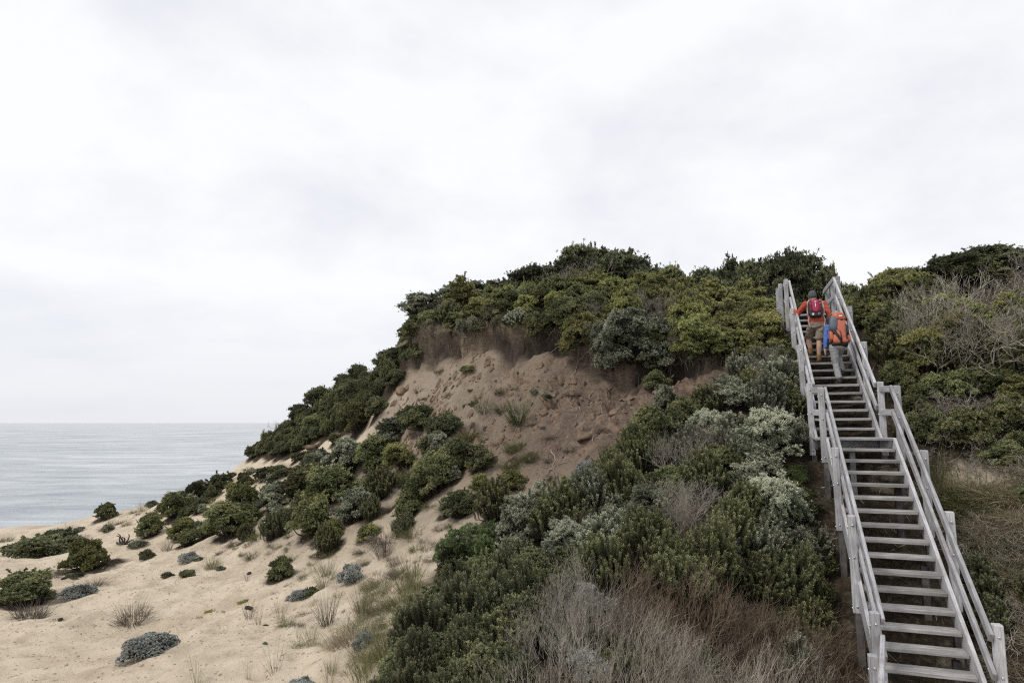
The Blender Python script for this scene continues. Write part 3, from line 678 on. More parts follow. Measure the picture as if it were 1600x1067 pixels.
def twigs(seed, W_=1.0, H=1.0, stems=14, depth=4, r0=0.011, spread=0.55, kids=(2, 4), curl=0.18, upw=0.30):
    """leafless bush"""
    rs = np.random.RandomState(seed); segs = []
    def grow(p, d, l, r, lev):
        n = 3; q = p
        for i in range(n):
            d = nrm(d + rs.normal(0, curl, 3) + np.array([0, 0, upw * .25])); e = q + d * l / n
            segs.append((q, e, r * (1 - .18 * i), r * (1 - .18 * (i + 1)))); q = e
            if lev < depth and i > 0 and rs.rand() < .75:
                grow(q, nrm(d + rs.normal(0, spread, 3) + np.array([0, 0, upw])), l * rs.uniform(.5, .8), r * .55, lev + 1)
        if lev < depth:
            for _ in range(rs.randint(*kids)):
                grow(q, nrm(d + rs.normal(0, spread * .8, 3) + np.array([0, 0, upw])), l * rs.uniform(.55, .85), r * .55, lev + 1)
    for i in range(stems):
        ph = rs.uniform(0, 6.28); r = W_ * .5 * math.sqrt(rs.rand())
        grow(np.array([r * math.cos(ph) * .7, r * math.sin(ph) * .7, -.05]), nrm(np.array([math.cos(ph) * .45 * r / W_ * 2, math.sin(ph) * .45 * r / W_ * 2, 1.0]) + rs.normal(0, .15, 3)), H * rs.uniform(.32, .5), r0 * rs.uniform(.6, 1.1), 0)
        if len(segs) > 5200: break
    v, q = tubes(segs, 3); return np_mesh('twigs', v, q)

PR = {}
def proto(kind, makers): PR[kind] = makers
proto('dome',  [leafy(10 + i, 1.2, 0.88, 26, 2200, 7, 0.046, 0.021, loberad=0.24, tip=.82, wild=.2) for i in range(5)])
proto('fluffy',[leafy(30 + i, 1.2, 0.95, 36, 2400, 7, 0.044, 0.017, loberad=0.20, tip=0.94, upb=0.8, wild=.3) for i in range(5)])
proto('big',   [leafy(50 + i, 2.0, 1.40, 60, 5200, 7, 0.050, 0.021, loberad=0.17, ragged=.14, tip=.85) for i in range(2)])
proto('tree',  [leafy(60 + i, 2.6, 1.5, 48, 4200, 7, 0.062, 0.026, loberad=0.18, flat=.65, base=0.25, upb=.6, wild=.35, ragged=.3, low=.86) for i in range(4)])
proto('mat',   [leafy(70 + i, 1.4, 0.42, 14, 1100, 7, 0.055, 0.026, loberad=0.26, flat=.6) for i in range(2)])
proto('mound', [leafy(80 + i, 0.85, 0.42, 34, 2300, 8, 0.021, 0.011, loberad=0.27, flat=.75, tip=.95, upb=.5, ragged=.06, wild=.02, shear=.02) for i in range(3)])
proto('heath', [upright(90 + i, 1.1, 0.9) for i in range(3)])
proto('fern',  [leafy(100 + i, 0.9, 0.62, 9, 1100, 10, 0.040, 0.008, loberad=0.36, tip=.8, ragged=.1, wild=.05) for i in range(2)])
proto('dead',  [twigs(110 + i, 1.0, 1.05, 16, 3, .013) for i in range(3)])
proto('brush', [twigs(120 + i, 1.1, 1.2, 13, 3, .015, spread=.46, curl=.20, upw=.40, kids=(1, 3)) for i in range(3)])
proto('tangle',[twigs(130 + i, 1.3, 0.9, 9, 3, .0165, spread=.95, curl=.30, upw=.05, kids=(1, 3)) for i in range(3)])
proto('snag',  [twigs(140 + i, 1.4, 2.0, 7, 3, .034, spread=.62, curl=.24, upw=.28) for i in range(2)])
proto('tuft',  [grass(150 + i, 420, .27, .85, .005, .6, .13) for i in range(3)])
proto('tall',  [grass(160 + i, 110, .62, .35, .006, .35, .10) for i in range(3)])
proto('reed',  [grass(170 + i, 26, .55, .30, .007, .12, .07) for i in range(2)])
proto('sedge', [grass(180 + i, 150, .72, .60, .013, .35, .16) for i in range(2)])
proto('sheet', [grass(190 + i, 640, .46, .9, .0105, .7, .40) for i in range(3)])
proto('moss',  [leafy(200, 0.7, 0.10, 9, 500, 6, .022, .014, loberad=.3, flat=.4)])
NAMES = {'dome': 'shrub', 'fluffy': 'shrub', 'big': 'shrub', 'tree': 'tree', 'mat': 'creeping_shrub', 'mound': 'cushion_bush', 'heath': 'heath_shrub', 'fern': 'feathery_shrub', 'dead': 'dead_shrub', 'brush': 'dead_brush', 'tangle': 'tangled_dead_shrub', 'snag': 'dead_tree', 'tuft': 'grass_tussock', 'tall': 'grass_clump', 'reed': 'reed_clump', 'sedge': 'sedge_clump', 'sheet': 'grass_patch', 'moss': 'moss_patch'}
CATS = {'tree': 'tree', 'snag': 'tree', 'tuft': 'grass tussock', 'tall': 'grass', 'reed': 'reeds', 'sedge': 'sedge', 'sheet': 'grass', 'moss': 'moss', 'mound': 'bush', 'dead': 'dead shrub', 'brush': 'dead shrub', 'tangle': 'dead shrub'}
BASEW = {'dome': 1.2, 'fluffy': 1.2, 'big': 2.0, 'tree': 2.6, 'mat': 1.4, 'mound': .85, 'heath': 1.1, 'fern': .9, 'dead': 1.3, 'brush': 1.3, 'tangle': 1.6, 'snag': 2.2, 'tuft': .5, 'tall': .55, 'reed': .4, 'sedge': .9, 'sheet': 1.2, 'moss': .7}
HGT = {'dome': .85, 'fluffy': .9, 'big': 1.3, 'tree': 1.75, 'mat': .42, 'mound': .42, 'heath': .95, 'fern': .62, 'dead': 1.3, 'brush': 1.4, 'tangle': 1.0, 'snag': 2.6, 'tuft': .3, 'tall': .5, 'reed': .5, 'sedge': .6, 'sheet': .3, 'moss': .1}
pr = random.Random(11)
SURF = {}
def set_mat(o, mat):
    if len(o.data.materials) == 0: o.data.materials.append(mat)
    o.material_slots[0].link = 'OBJECT'; o.material_slots[0].material = mat
def slope_tilt(x, y, f):
    e = .25; dx = float(gz(x + e, y) - gz(x - e, y)) / (2 * e); dy = float(gz(x, y + e) - gz(x, y - e)) / (2 * e)
    return Vector((-dx * f, -dy * f, 1)).normalized().to_track_quat('Z', 'Y').to_euler()
NPL = [0]
def plant(kind, mat, P, width, label=None, group=None, hscale=1.0, tilt=0.3, hum=None, cat=None, bark=None, name=None, z=None):
    """one plant standing at ground point P"""
    sc = width / BASEW[kind]; m = pr.choice(PR[kind]); NPL[0] += 1
    q = slope_tilt(P[0], P[1], tilt).to_quaternion() @ Euler((0, 0, pr.uniform(0, 6.28))).to_quaternion()
    loc = (P[0], P[1], (float(gz(P[0], P[1])) if z is None else z) - 0.03)
    scl = (sc * pr.uniform(.84, 1.18), sc * pr.uniform(.84, 1.18), sc * hscale)
    nm = name or NAMES[kind]
    if isinstance(m, tuple):
        o = empty(nm, loc)
        f = link('foliage', m[0], None, o); set_mat(f, LM[mat]); s = link('stem', m[1], None, o); set_mat(s, bark or BARK)
    else:
        o = link(nm, m, None, None, loc); set_mat(o, (TW if kind in ('dead', 'brush', 'tangle', 'snag') else LM)[mat])
    o.rotation_mode = 'QUATERNION'; o.rotation_quaternion = q; o.scale = scl
    tag(o, label, cat or CATS.get(kind, 'shrub'), group)
    h = hum if hum is not None else (0.62 if kind in ('dome', 'fluffy', 'big', 'tree', 'heath', 'fern', 'brush', 'dead', 'tangle') else 0)
    if h: splat(P[0], P[1], width * h)
    return o

# ------------------------------------------------------------------ planting
MARKS = [(997, 522, 'the great overhanging bush'), (905, 395, 'the tall open crowned tree'), (985, 395, 'the broad dark skyline tree'), (1190, 410, 'the wide dark tree'), (1125, 420, 'the leftmost tree of the right clump'), (712, 445, 'the rounded grey green tree'), (772, 440, 'the low dark dip tree'), (842, 425, 'the dark flat topped tree'),
 (1228, 736, 'the bright feathery bush'), (1205, 770, 'the large pale flowering bush'), (1140, 608, 'the scarp end flowering bush'), (1078, 772, 'the pale dead bush'), (965, 796, 'the pale tipped bush below the slope'), (985, 745, 'the olive round bush'), (735, 846, 'the fresh green feathery bush'), (927, 928, 'the upper silvery bush'), (925, 1032, 'the lower silvery bush'), (882, 842, 'the wide grey green bush'), (772, 1027, 'the low fresh green bush'),
 (1453, 424, 'the high yellow green bush'), (1515, 494, 'the bright yellow bank bush'), (1580, 486, 'the edge yellow green bush'), (1425, 492, 'the twisted bare trunk'), (1590, 610, 'the right edge olive bush'), (1478, 745, 'the long green grass'), (1560, 975, 'the lowest right post'), (1485, 800, 'the third right post'), (1440, 705, 'the second right post'), (1305, 440, 'the top right post'), (1228, 440, 'the top left post'), (1265, 605, 'the left landing post'), (1335, 810, 'the third left post'),
 (550, 893, 'the bright round silver bush'), (440, 884, 'the lone flowering bush'), (239, 1004, 'the long silver cushion'), (678, 926, 'the small silver bush'), (448, 962, 'the dense green tussock'), (567, 938, 'the tall green clump'), (678, 733, 'the great round dark bush'), (525, 748, 'the central thicket'), (360, 806, 'the wide green lower bush'), (810, 640, 'the spiky sedge clump'), (896, 600, 'the long pale root'), (861, 715, 'the forked root'), (912, 688, 'the large sand lump'), (489, 704, 'the dark brown block'),
 (471, 625, 'the lowest ridge tree'), (538, 577, 'the middle ridge tree'), (605, 541, 'the top ridge tree'), (168, 795, 'the lone crest bush'), (82, 848, 'the wide flat crest bush'), (193, 850, 'the driftwood stump'), (275, 786, 'the dark round lower bush'), (736, 515, 'the bent hanging root'), (1080, 960, 'the middle of the brown brush')]
AUTO = []
ORD = ['', 'second ', 'third ', 'fourth ', 'fifth ', 'sixth ', 'seventh ', 'eighth ', 'ninth ', 'tenth ', 'eleventh ', 'twelfth ', 'thirteenth ', 'fourteenth ', 'fifteenth ', 'sixteenth ', 'seventeenth ', 'eighteenth ']
def name_all():
    """single every scattered plant out by its look and the landmark it grows beside"""
    M_ = np.array([m[:2] for m in MARKS], float); by = {}
    for o, px, look in AUTO:
        v = np.array(px) - M_; k = int(np.argmin((v ** 2).sum(1))); dx, dy = v[k]
        if abs(dx) > abs(dy) * 1.2: w = 'left of' if dx < 0 else 'right of'
        else: w = 'above' if dy < 0 else 'below'
        by.setdefault((look, k, w), []).append((dx * dx + dy * dy, o))
    for (look, k, w), L in by.items():
        L.sort(key=lambda a: a[0])
        for i, (_, o) in enumerate(L): o['label'] = '%s, %s%s %s' % (look, ORD[min(i, 17)] if len(L) > 1 else '', w, MARKS[k][2])
EXCL = [(1040, 545), (1125, 528), (1165, 548), (1140, 600), (1062, 640)]      # bare dark soil at the right end of the scarp
class Taken:
    P = np.zeros((0, 3))
def free(x, y, r):
    return not len(Taken.P) or not (np.hypot(Taken.P[:, 0] - x, Taken.P[:, 1] - y) < (Taken.P[:, 2] + r)).any()
def take(x, y, r): Taken.P = np.vstack([Taken.P, (x, y, r)])
def seen(P, h):
    """does the crown show above the ground in front of it"""
    t = np.linspace(0.15, 0.985, 60); Q = np.array([P[0], P[1], P[2] + h]) * t[:, None]
    ok = np.hypot(Q[:, 0], Q[:, 1]) > 4.0
    return not (gz(Q[:, 0], Q[:, 1])[ok] > Q[ok, 2] + 0.05).any()
def fill(poly, yr, kinds, n, pack=0.40, group=None, tries=120, seed=0, hmul=0.45, reg=None):
    """scatter plants over the ground wherever their crowns lie inside a region of the hillside"""
    rs = np.random.RandomState(seed + 100); rg = random.Random(seed); poly = np.array(poly, float); out = 0
    K = n * tries; wts = np.array([k[2] for k in kinds]); kk = rs.choice(len(kinds), K, p=wts / wts.sum())
    w = np.array([kinds[k][3] for k in kk]) + rs.rand(K) * np.array([kinds[k][4] - kinds[k][3] for k in kk])
    hr = np.array([HGT[kinds[k][0]] / BASEW[kinds[k][0]] for k in kk]) * w
    lo_x, hi_x = (poly[:, 0].min() - 800) / F, (poly[:, 0].max() - 800) / F
    Y = yr[0] + (yr[1] - yr[0]) * rs.rand(K); X = Y * (lo_x + (hi_x - lo_x) * rs.rand(K)); g = gz(X, Y)
    p = project(np.c_[X, Y, g + hr * hmul]); ok = in_poly(p[:, 0], p[:, 1], poly)
    s = (X - LO[0]) * D2[0] + (Y - LO[1]) * D2[1]; q = (X - LO[0]) * N2[0] + (Y - LO[1]) * N2[1]
    ok &= ~((s > -7) & (s < 7) & (q > -1.22 - w * .36) & (q < 0.30 + w * .42))
    ok &= ~in_poly(p[:, 0], p[:, 1], EXCL)
    for i in np.nonzero(ok)[0]:
        if out >= n: break
        kd = kinds[kk[i]]
        if not free(X[i], Y[i], w[i] * pack) or not seen((X[i], Y[i], g[i]), hr[i]): continue
        take(X[i], Y[i], w[i] * (reg or pack)); out += 1
        AUTO.append((plant(kd[0], kd[1], (X[i], Y[i], g[i]), w[i], kd[5], group, hscale=rg.uniform(.8, 1.25)), p[i, :2], kd[5]))
    print('fill', kinds[0][5][:40], out)
def one(px, py, wpx, kind, mat, label, group=None, hs=1.0, cat=None, name=None, hum=None, h=0.5, pack=.30, tilt=.3):
    """a plant whose crown centre is seen at a place on the slope"""
    Hk = HGT[kind] / BASEW[kind] * hs; w = 0.8
    for _ in range(3):
        P = hit(px, py, w * Hk * h)
        if P is None: print('miss', label); return
        w = wpx * project(P)[0, 2] / F
    take(P[0], P[1], w * pack)
    return plant(kind, mat, P, w, label, group, hs, tilt, hum, cat, name=name)
def skyline(px, top, Y, wpx, kind, mat, label, group=None, name=None, hum=.5):
    X = (px - 800) / F * Y; g = float(gz(X, Y)); zt = atY(px, top, Y)[2]; w = wpx * Y / F
    hs = max(0.4, (zt - g) / (HGT[kind] * w / BASEW[kind])); take(X, Y, w * .3)
    return plant(kind, mat, (X, Y, g), w, label, group, hs, 0, hum, name=name)

# --- low trees standing on the skyline
G = 'low trees on the skyline'
skyline(668, 447, 21.6, 85, 'tree', 'grey', 'grey green tree at the left end of the hilltop, leaning over the drop', G)
skyline(712, 432, 22.4, 109, 'tree', 'grey', 'rounded grey green tree, second from the left along the hilltop', G)
skyline(772, 424, 24, 109, 'tree', 'dark', 'low dark tree in the dip left of the highest crowns', G)
skyline(842, 409, 25, 109, 'tree', 'dark', 'dark flat topped tree left of the bare branched crown', G)
skyline(905, 373, 25.5, 130, 'tree', 'dark', 'tall open crowned tree with bare branches, left of the two highest crowns', G)
skyline(985, 376, 25, 166, 'tree', 'dark', 'broad dark tree, right of the two highest crowns', G)
skyline(1045, 405, 24, 104, 'tree', 'deep', 'small dark tree on the right shoulder of the highest crown', G)
skyline(1125, 402, 22.6, 109, 'tree', 'dark', 'dark tree at the left end of the clump left of the stair top', G)
skyline(1190, 385, 22.0, 150, 'tree', 'dark', 'wide dark tree in the middle of the clump left of the stair top', G)
skyline(1255, 381, 21.6, 145, 'tree', 'dark', 'dark tree rising behind the top of the stairs', G)
skyline(1300, 402, 22.5, 65, 'tree', 'dark', 'narrow dark tree behind the right rail of the stair top', G)
skyline(1340, 436, 23, 78, 'tree', 'deep', 'small low tree in the gap of sky right of the stair top', G)
skyline(1425, 414, 16, 109, 'tree', 'olive', 'olive tree at the left edge of the right bank skyline', G)
skyline(1500, 392, 16.5, 130, 'tree', 'dark', 'dark tree in the middle of the right bank skyline', G)
skyline(1590, 376, 16.5, 143, 'tree', 'dark', 'dark tree at the far right of the right bank skyline', G)
skyline(945, 382, 25.6, 120, 'tree', 'dark', 'dark tree closing the gap between the two highest crowns', G)
skyline(1085, 428, 23.5, 90, 'tree', 'olive', 'low olive tree in the dip between the two skyline clumps', G)
skyline(1160, 398, 22.4, 100, 'tree', 'dark', 'dark tree just left of the wide dark tree', G)
skyline(1228, 386, 22.2, 100, 'tree', 'dark', 'dark tree just right of the wide dark tree', G)
skyline(815, 422, 24.6, 80, 'tree', 'deep', 'small rounded tree left of the dark flat topped tree', G)
skyline(1545, 400, 16.0, 100, 'tree', 'deep', 'green tree between the two dark right bank skyline trees', G)
skyline(876, 388, 23.6, 76, 'snag', 'grey', 'leafless grey tree among the highest crowns of the hilltop', 'leafless trees')
skyline(918, 376, 23.8, 90, 'snag', 'grey', 'leafless grey branches in front of the tallest open crown', 'leafless trees')
for px, tp, w, nth in ((471, 625, 44, 'lowest'), (496, 596, 50, 'second lowest'), (538, 577, 40, 'middle'), (562, 561, 46, 'second highest'), (605, 541, 50, 'highest')):
    skyline(px, tp, 26.0 if px < 580 else 24.0, w, 'tree', 'dark', nth + ' of five small dark wind shaped trees along the seaward ridge', 'wind shaped trees on the seaward ridge', hum=.4)
skyline(440, 648, 27, 34, 'snag', 'grey', 'small leafless bush low on the seaward ridge against the sea', 'leafless trees')

# --- plants that stand alone on the sand
G = 'plants scattered on the sand'
one(239, 1004, 76, 'mound', 'silver', 'long silver cushion bush lying alone in the foreground sand', hs=.9)
one(125, 922, 54, 'mound', 'silver', 'silver cushion bush between the two dry brown tussocks', hs=.8)
one(548, 893, 46, 'mound', 'silver', 'bright round silver bush at the foot of the slope', hs=1.35)
one(678, 926, 34, 'mound', 'silver', 'small silver bush beside the dark scrub', hs=1.5)
one(466, 927, 30, 'mound', 'silver', 'small silver bush below a dark green sprig', hs=1.0)
one(486, 921, 36, 'mat', 'deep', 'dark green low sprig touching a small silver bush', hs=.9)
one(567, 995, 36, 'mound', 'silver', 'dull silver bush among the long pale grass', hs=1.2)
one(296, 869, 34, 'mound', 'silver', 'silver cushion bush left of a green tussock below the bushes', hs=1.0)
one(312, 872, 20, 'mat', 'grey', 'low grey green sprig beside the silver cushion below the bushes', hs=1.0)
one(230, 864, 27, 'mound', 'dark', 'dark mounded cushion below the driftwood stump', hs=1.2)
one(216, 848, 27, 'mound', 'grey', 'grey low cushion right of the driftwood stump', hs=.8)
one(262, 896, 17, 'mound', 'dark', 'left one of two tiny dark cushions in open sand', hs=1.1)
one(292, 894, 24, 'mound', 'dark', 'right one of two tiny dark cushions in open sand', hs=1.1)
one(345, 886, 18, 'mound', 'grey', 'tiny grey cushion right below a green tussock', hs=.9)
one(118, 897, 32, 'mat', 'dark', 'dark straggling creeper on the sand above a silver bush', hs=.6)
one(440, 884, 40, 'dome', 'deep', 'rounded dark green bush alone on the sand with pale flowers', hs=1.3)
o_flower = one(431, 899, 24, 'mat', 'deep', 'low dark sprig at the foot of the lone flowering bush', hs=.8)
one(82, 848, 130, 'mat', 'dark', 'wide flat dark green bush by the sand crest', hs=.75)
one(50, 853, 70, 'mat', 'dark', 'low dark creeping bush at the left end of the flat bush', hs=.7)
one(140, 864, 84, 'dome', 'olive', 'rounded olive green bush in front of the flat dark bush', hs=.85)
one(32, 914, 84, 'dome', 'deep', 'dense green bush at the left edge of the sand', hs=.9)
one(168, 795, 32, 'dome', 'deep', 'small dark bush alone on the sand crest against the sea', hs=1.2)
one(50, 940, 52, 'tuft', 'tuft', 'dry brown tussock in front of the left edge bush', hs=1.5)
one(209, 946, 54, 'tuft', 'tuft', 'dry brown tussock in the middle of the open sand', hs=1.5)
one(150, 904, 36, 'tuft', 'tuft', 'small dry tussock right of the dark creeper', hs=1.1)
one(82, 893, 30, 'tuft', 'tuft', 'thin dry tussock behind the left edge bush', hs=1.2)
one(334, 869, 24, 'tuft', 'grass', 'green leaning grass tussock below the row of bushes', hs=2.2)
one(448, 962, 26, 'tuft', 'grass', 'dense dark green grass tussock in the sand', hs=1.9)
one(470, 996, 28, 'tuft', 'grass', 'dark green tussock at the left of a pair low on the sand', hs=1.8)
one(490, 990, 36, 'tall', 'straw', 'pale feathery grass at the right of a pair low on the sand', hs=1.1)
one(512, 950, 48, 'tall', 'tuft', 'large brown reedy tussock on the sand', hs=1.2)
one(512, 884, 32, 'tall', 'grass', 'green upright grass beside the bright round silver bush', hs=1.1)
one(475, 892, 20, 'tuft', 'grass', 'small grey green tussock right of the lone flowering bush', hs=1.7)
one(506, 905, 30, 'tall', 'grass', 'pale green grass below the bright round silver bush', hs=.9)
one(567, 938, 36, 'tall', 'grass', 'tall green grass clump on the lower sand slope', hs=1.5)
one(574, 910, 24, 'tuft', 'tuft', 'grey dead tuft above the tall green clump', hs=1.2)
one(431, 1026, 34, 'reed', 'tuft', 'sparse dry brown reeds in the foreground sand', hs=1.1)
one(312, 1040, 34, 'reed', 'straw', 'thin pale grass stalks near the bottom edge of the sand', hs=1.3)
one(388, 1042, 20, 'reed', 'straw', 'few pale stalks right of the thin grass near the bottom', hs=1.4)
one(519, 1037, 28, 'tall', 'grass', 'brown green grass clump near the bottom of the sand', hs=1.1)
one(548, 1028, 16, 'tuft', 'grass', 'tiny yellowish tussock near the bottom of the sand', hs=1.8)
one(472, 1062, 40, 'mound', 'silver', 'silver bush cut by the bottom edge of the picture', hs=.8)
one(312, 960, 12, 'tuft', 'tuft', 'tiny dark tuft left of a yellow moss patch', hs=1.6)
one(395, 860, 24, 'tuft', 'grass', 'small grass tuft under the right bushes of the slope', hs=1.5)
one(262, 850, 22, 'tall', 'tuft', 'dry grass between the row of bushes and the sand', hs=1.0)
one(337, 953, 30, 'moss', 'moss', 'long yellow moss patch on the open sand', hs=.5, name='moss_patch')
one(390, 936, 26, 'moss', 'moss', 'small yellow moss patch further up the sand', hs=.5, name='moss_patch')
one(650, 848, 24, 'tuft', 'grass', 'round grey green tuft alone on the brown sand slope', hs=1.4)
one(600, 850, 46, 'tall', 'tuft', 'grey dead grass on the brown sand slope', hs=.9)
one(580, 828, 34, 'dome', 'olive', 'small olive bush above the grey dead grass', hs=1.0)
one(628, 903, 24, 'reed', 'straw', 'upright straw stalks at the edge of the dark scrub', hs=1.5)
one(88, 1030, 12, 'mat', 'deep', 'tiny green seedling in the lower left sand', hs=.6)
one(84, 1060, 14, 'tuft', 'tuft', 'tiny dry tuft at the bottom left of the sand', hs=1.0)
one(415, 975, 12, 'mound', 'grey', 'tiny grey cushion near the dense green tussock', hs=.8)
one(414, 1002, 10, 'mound', 'grey', 'tiny grey cushion in the lower sand', hs=.9)
one(390, 950, 26, 'reed', 'tuft', 'sparse brown stalks by the grey mound in the sand', hs=1.0)
one(405, 957, 26, 'reed', 'straw', 'sparse stalks right of the brown stalks in the sand', hs=1.0)
one(388, 897, 14, 'reed', 'tuft', 'two thin brown stalks in the middle of the upper sand', hs=1.2)

# --- bushes on the slope below the bare scarp
G = 'bushes on the slope below the scarp'
B = [
 (275, 786, 54, 'dome', 'deep', 'dark round bush, third from the sea along the lower row'),
 (237, 817, 42, 'dome', 'deep', 'dark upright bush, lowest of the row by the sand', 1.3),
 (288, 822, 46, 'dome', 'olive', 'green bush below the dark round bush of the lower row'),
 (310, 765, 50, 'mat', 'dark', 'low dark bush between two round bushes of the lower row', 1.5),
 (345, 752, 60, 'mat', 'dark', 'long flat dark bush near the top of the lower row', 1.2),
 (360, 806, 78, 'dome', 'deep', 'wide green bush with bright tips at the centre of the lower row'),
 (385, 770, 66, 'dome', 'olive', 'bright green bush above the wide green bush'),
 (420, 738, 48, 'mat', 'dark', 'flat dark bush close to the bare sand patch', 1.2),
 (434, 768, 62, 'dome', 'grey', 'grey green round bush left of the tall dark bushes'),
 (432, 812, 56, 'heath', 'dark', 'dark thin leaved bush in front of the grey green round bush'),
 (478, 742, 70, 'dome', 'deep', 'dark bush at the upper left of the central thicket'),
 (490, 800, 84, 'dome', 'deep', 'large dark bush at the front of the central thicket', 1.1),
 (522, 822, 40, 'dome', 'olive', 'yellow green bush at the lower front of the central thicket', 1.2),
 (525, 748, 84, 'dome', 'deep', 'broad bush in the middle of the central thicket'),
 (556, 785, 72, 'dome', 'grey', 'pale tipped bush at the right of the central thicket'),
 (500, 716, 54, 'mat', 'grey', 'low pale tipped bush at the upper edge of the central thicket', 1.5),
 (548, 706, 76, 'dome', 'grey', 'wide pale tipped bush by the dark clods of sand'),
 (596, 700, 70, 'dome', 'deep', 'dark bush right of the wide pale tipped bush'),
 (600, 748, 58, 'heath', 'deep', 'thin leaved dark bush by the white dead branch'),
 (612, 666, 46, 'dome', 'grey', 'grey green bush at the foot of the seaward slope', 1.1),
 (560, 645, 72, 'big', 'deep', 'tall dark bush with pale top at the foot of the seaward slope', 1.1),
 (590, 630, 46, 'dome', 'dark', 'dark bush tucked under the edge of the yellow bank'),
 (636, 648, 40, 'dome', 'dark', 'small bush left of the umbrella shaped bush'),
 (660, 648, 64, 'tree', 'deep', 'umbrella shaped bush with a bare stem below the bare scarp'),
 (700, 660, 56, 'dome', 'dark', 'dark bush right of the umbrella shaped bush'),
 (632, 705, 54, 'fluffy', 'olive', 'olive bush left of the great round bush'),
 (678, 733, 104, 'big', 'deep', 'great round dark bush in the middle of the slope'),
 (722, 706, 70, 'dome', 'deep', 'dark bush at the upper right of the great round bush'),
 (752, 713, 54, 'dome', 'dark', 'small dark bush closing the right side of the thicket'),
 (690, 690, 50, 'fluffy', 'grey', 'grey green bush above the great round bush'),
 (637, 782, 64, 'dome', 'deep', 'dark bush below the great round bush'),
 (632, 812, 40, 'heath', 'dark', 'sprawling dark bush hanging onto the brown sand'),
 (672, 690, 44, 'dome', 'dark', 'dark bush filling the top of the thicket'),
 (755, 752, 40, 'fluffy', 'lime', 'small yellow green bush at the right end of the slope'),
 (775, 775, 80, 'heath', 'deep', 'broad dark thin leaved bush at the lower right of the slope'),
 (720, 780, 62, 'dome', 'dark', 'dark bush above the fresh green feathery bush'),
 (810, 640, 62, 'sedge', 'sedge', 'spiky dark sedge clump in the middle of the bare scarp'),
 (785, 634, 30, 'sedge', 'sedge', 'smaller spiky sedge at the left of the sedge clump'),
 (745, 625, 22, 'reed', 'sedge', 'thin upright grass on the yellow bank'),
 (757, 630, 36, 'tall', 'sedge', 'dark grass below the yellow bank', .8),
 (730, 575, 30, 'mat', 'deep', 'small green creeper just under the scarp lip', .8),
 (835, 610, 14, 'mound', 'grey', 'tiny grey green plant right of the spiky sedge', 1.2),
 (805, 692, 46, 'sheet', 'grass', 'green grass tussock hanging on the bare slope', 1.6),
 (828, 708, 40, 'sheet', 'grass', 'lower green grass tussock on the bare slope', 1.6),
 (800, 720, 46, 'sheet', 'grass', 'pale green grass at the edge of the bare slope', 1.3),
 (735, 675, 50, 'sheet', 'grass', 'wispy grass below the spiky sedge', 1.2),
 (800, 746, 46, 'fluffy', 'olive', 'small olive bush at the bottom of the bare slope'),
 (640, 735, 40, 'sheet', 'grass', 'grey green grass left of the great round bush', 1.4),
 (590, 725, 40, 'sheet', 'tuft', 'dry grass behind the white dead branch', 1.2),
 (612, 790, 30, 'sheet', 'tuft', 'dry grass below the white dead branch', 1.3),
 (455, 690, 12, 'mound', 'dark', 'tiny dark plant on the bare sand patch by the seaward slope', 1.0),
 (500, 688, 16, 'tuft', 'tuft', 'round brown tuft on the bare sand patch', 1.8),
]
for b in B: one(*b[:6], group=None, hs=b[6] if len(b) > 6 else 1.0, hum=.32)

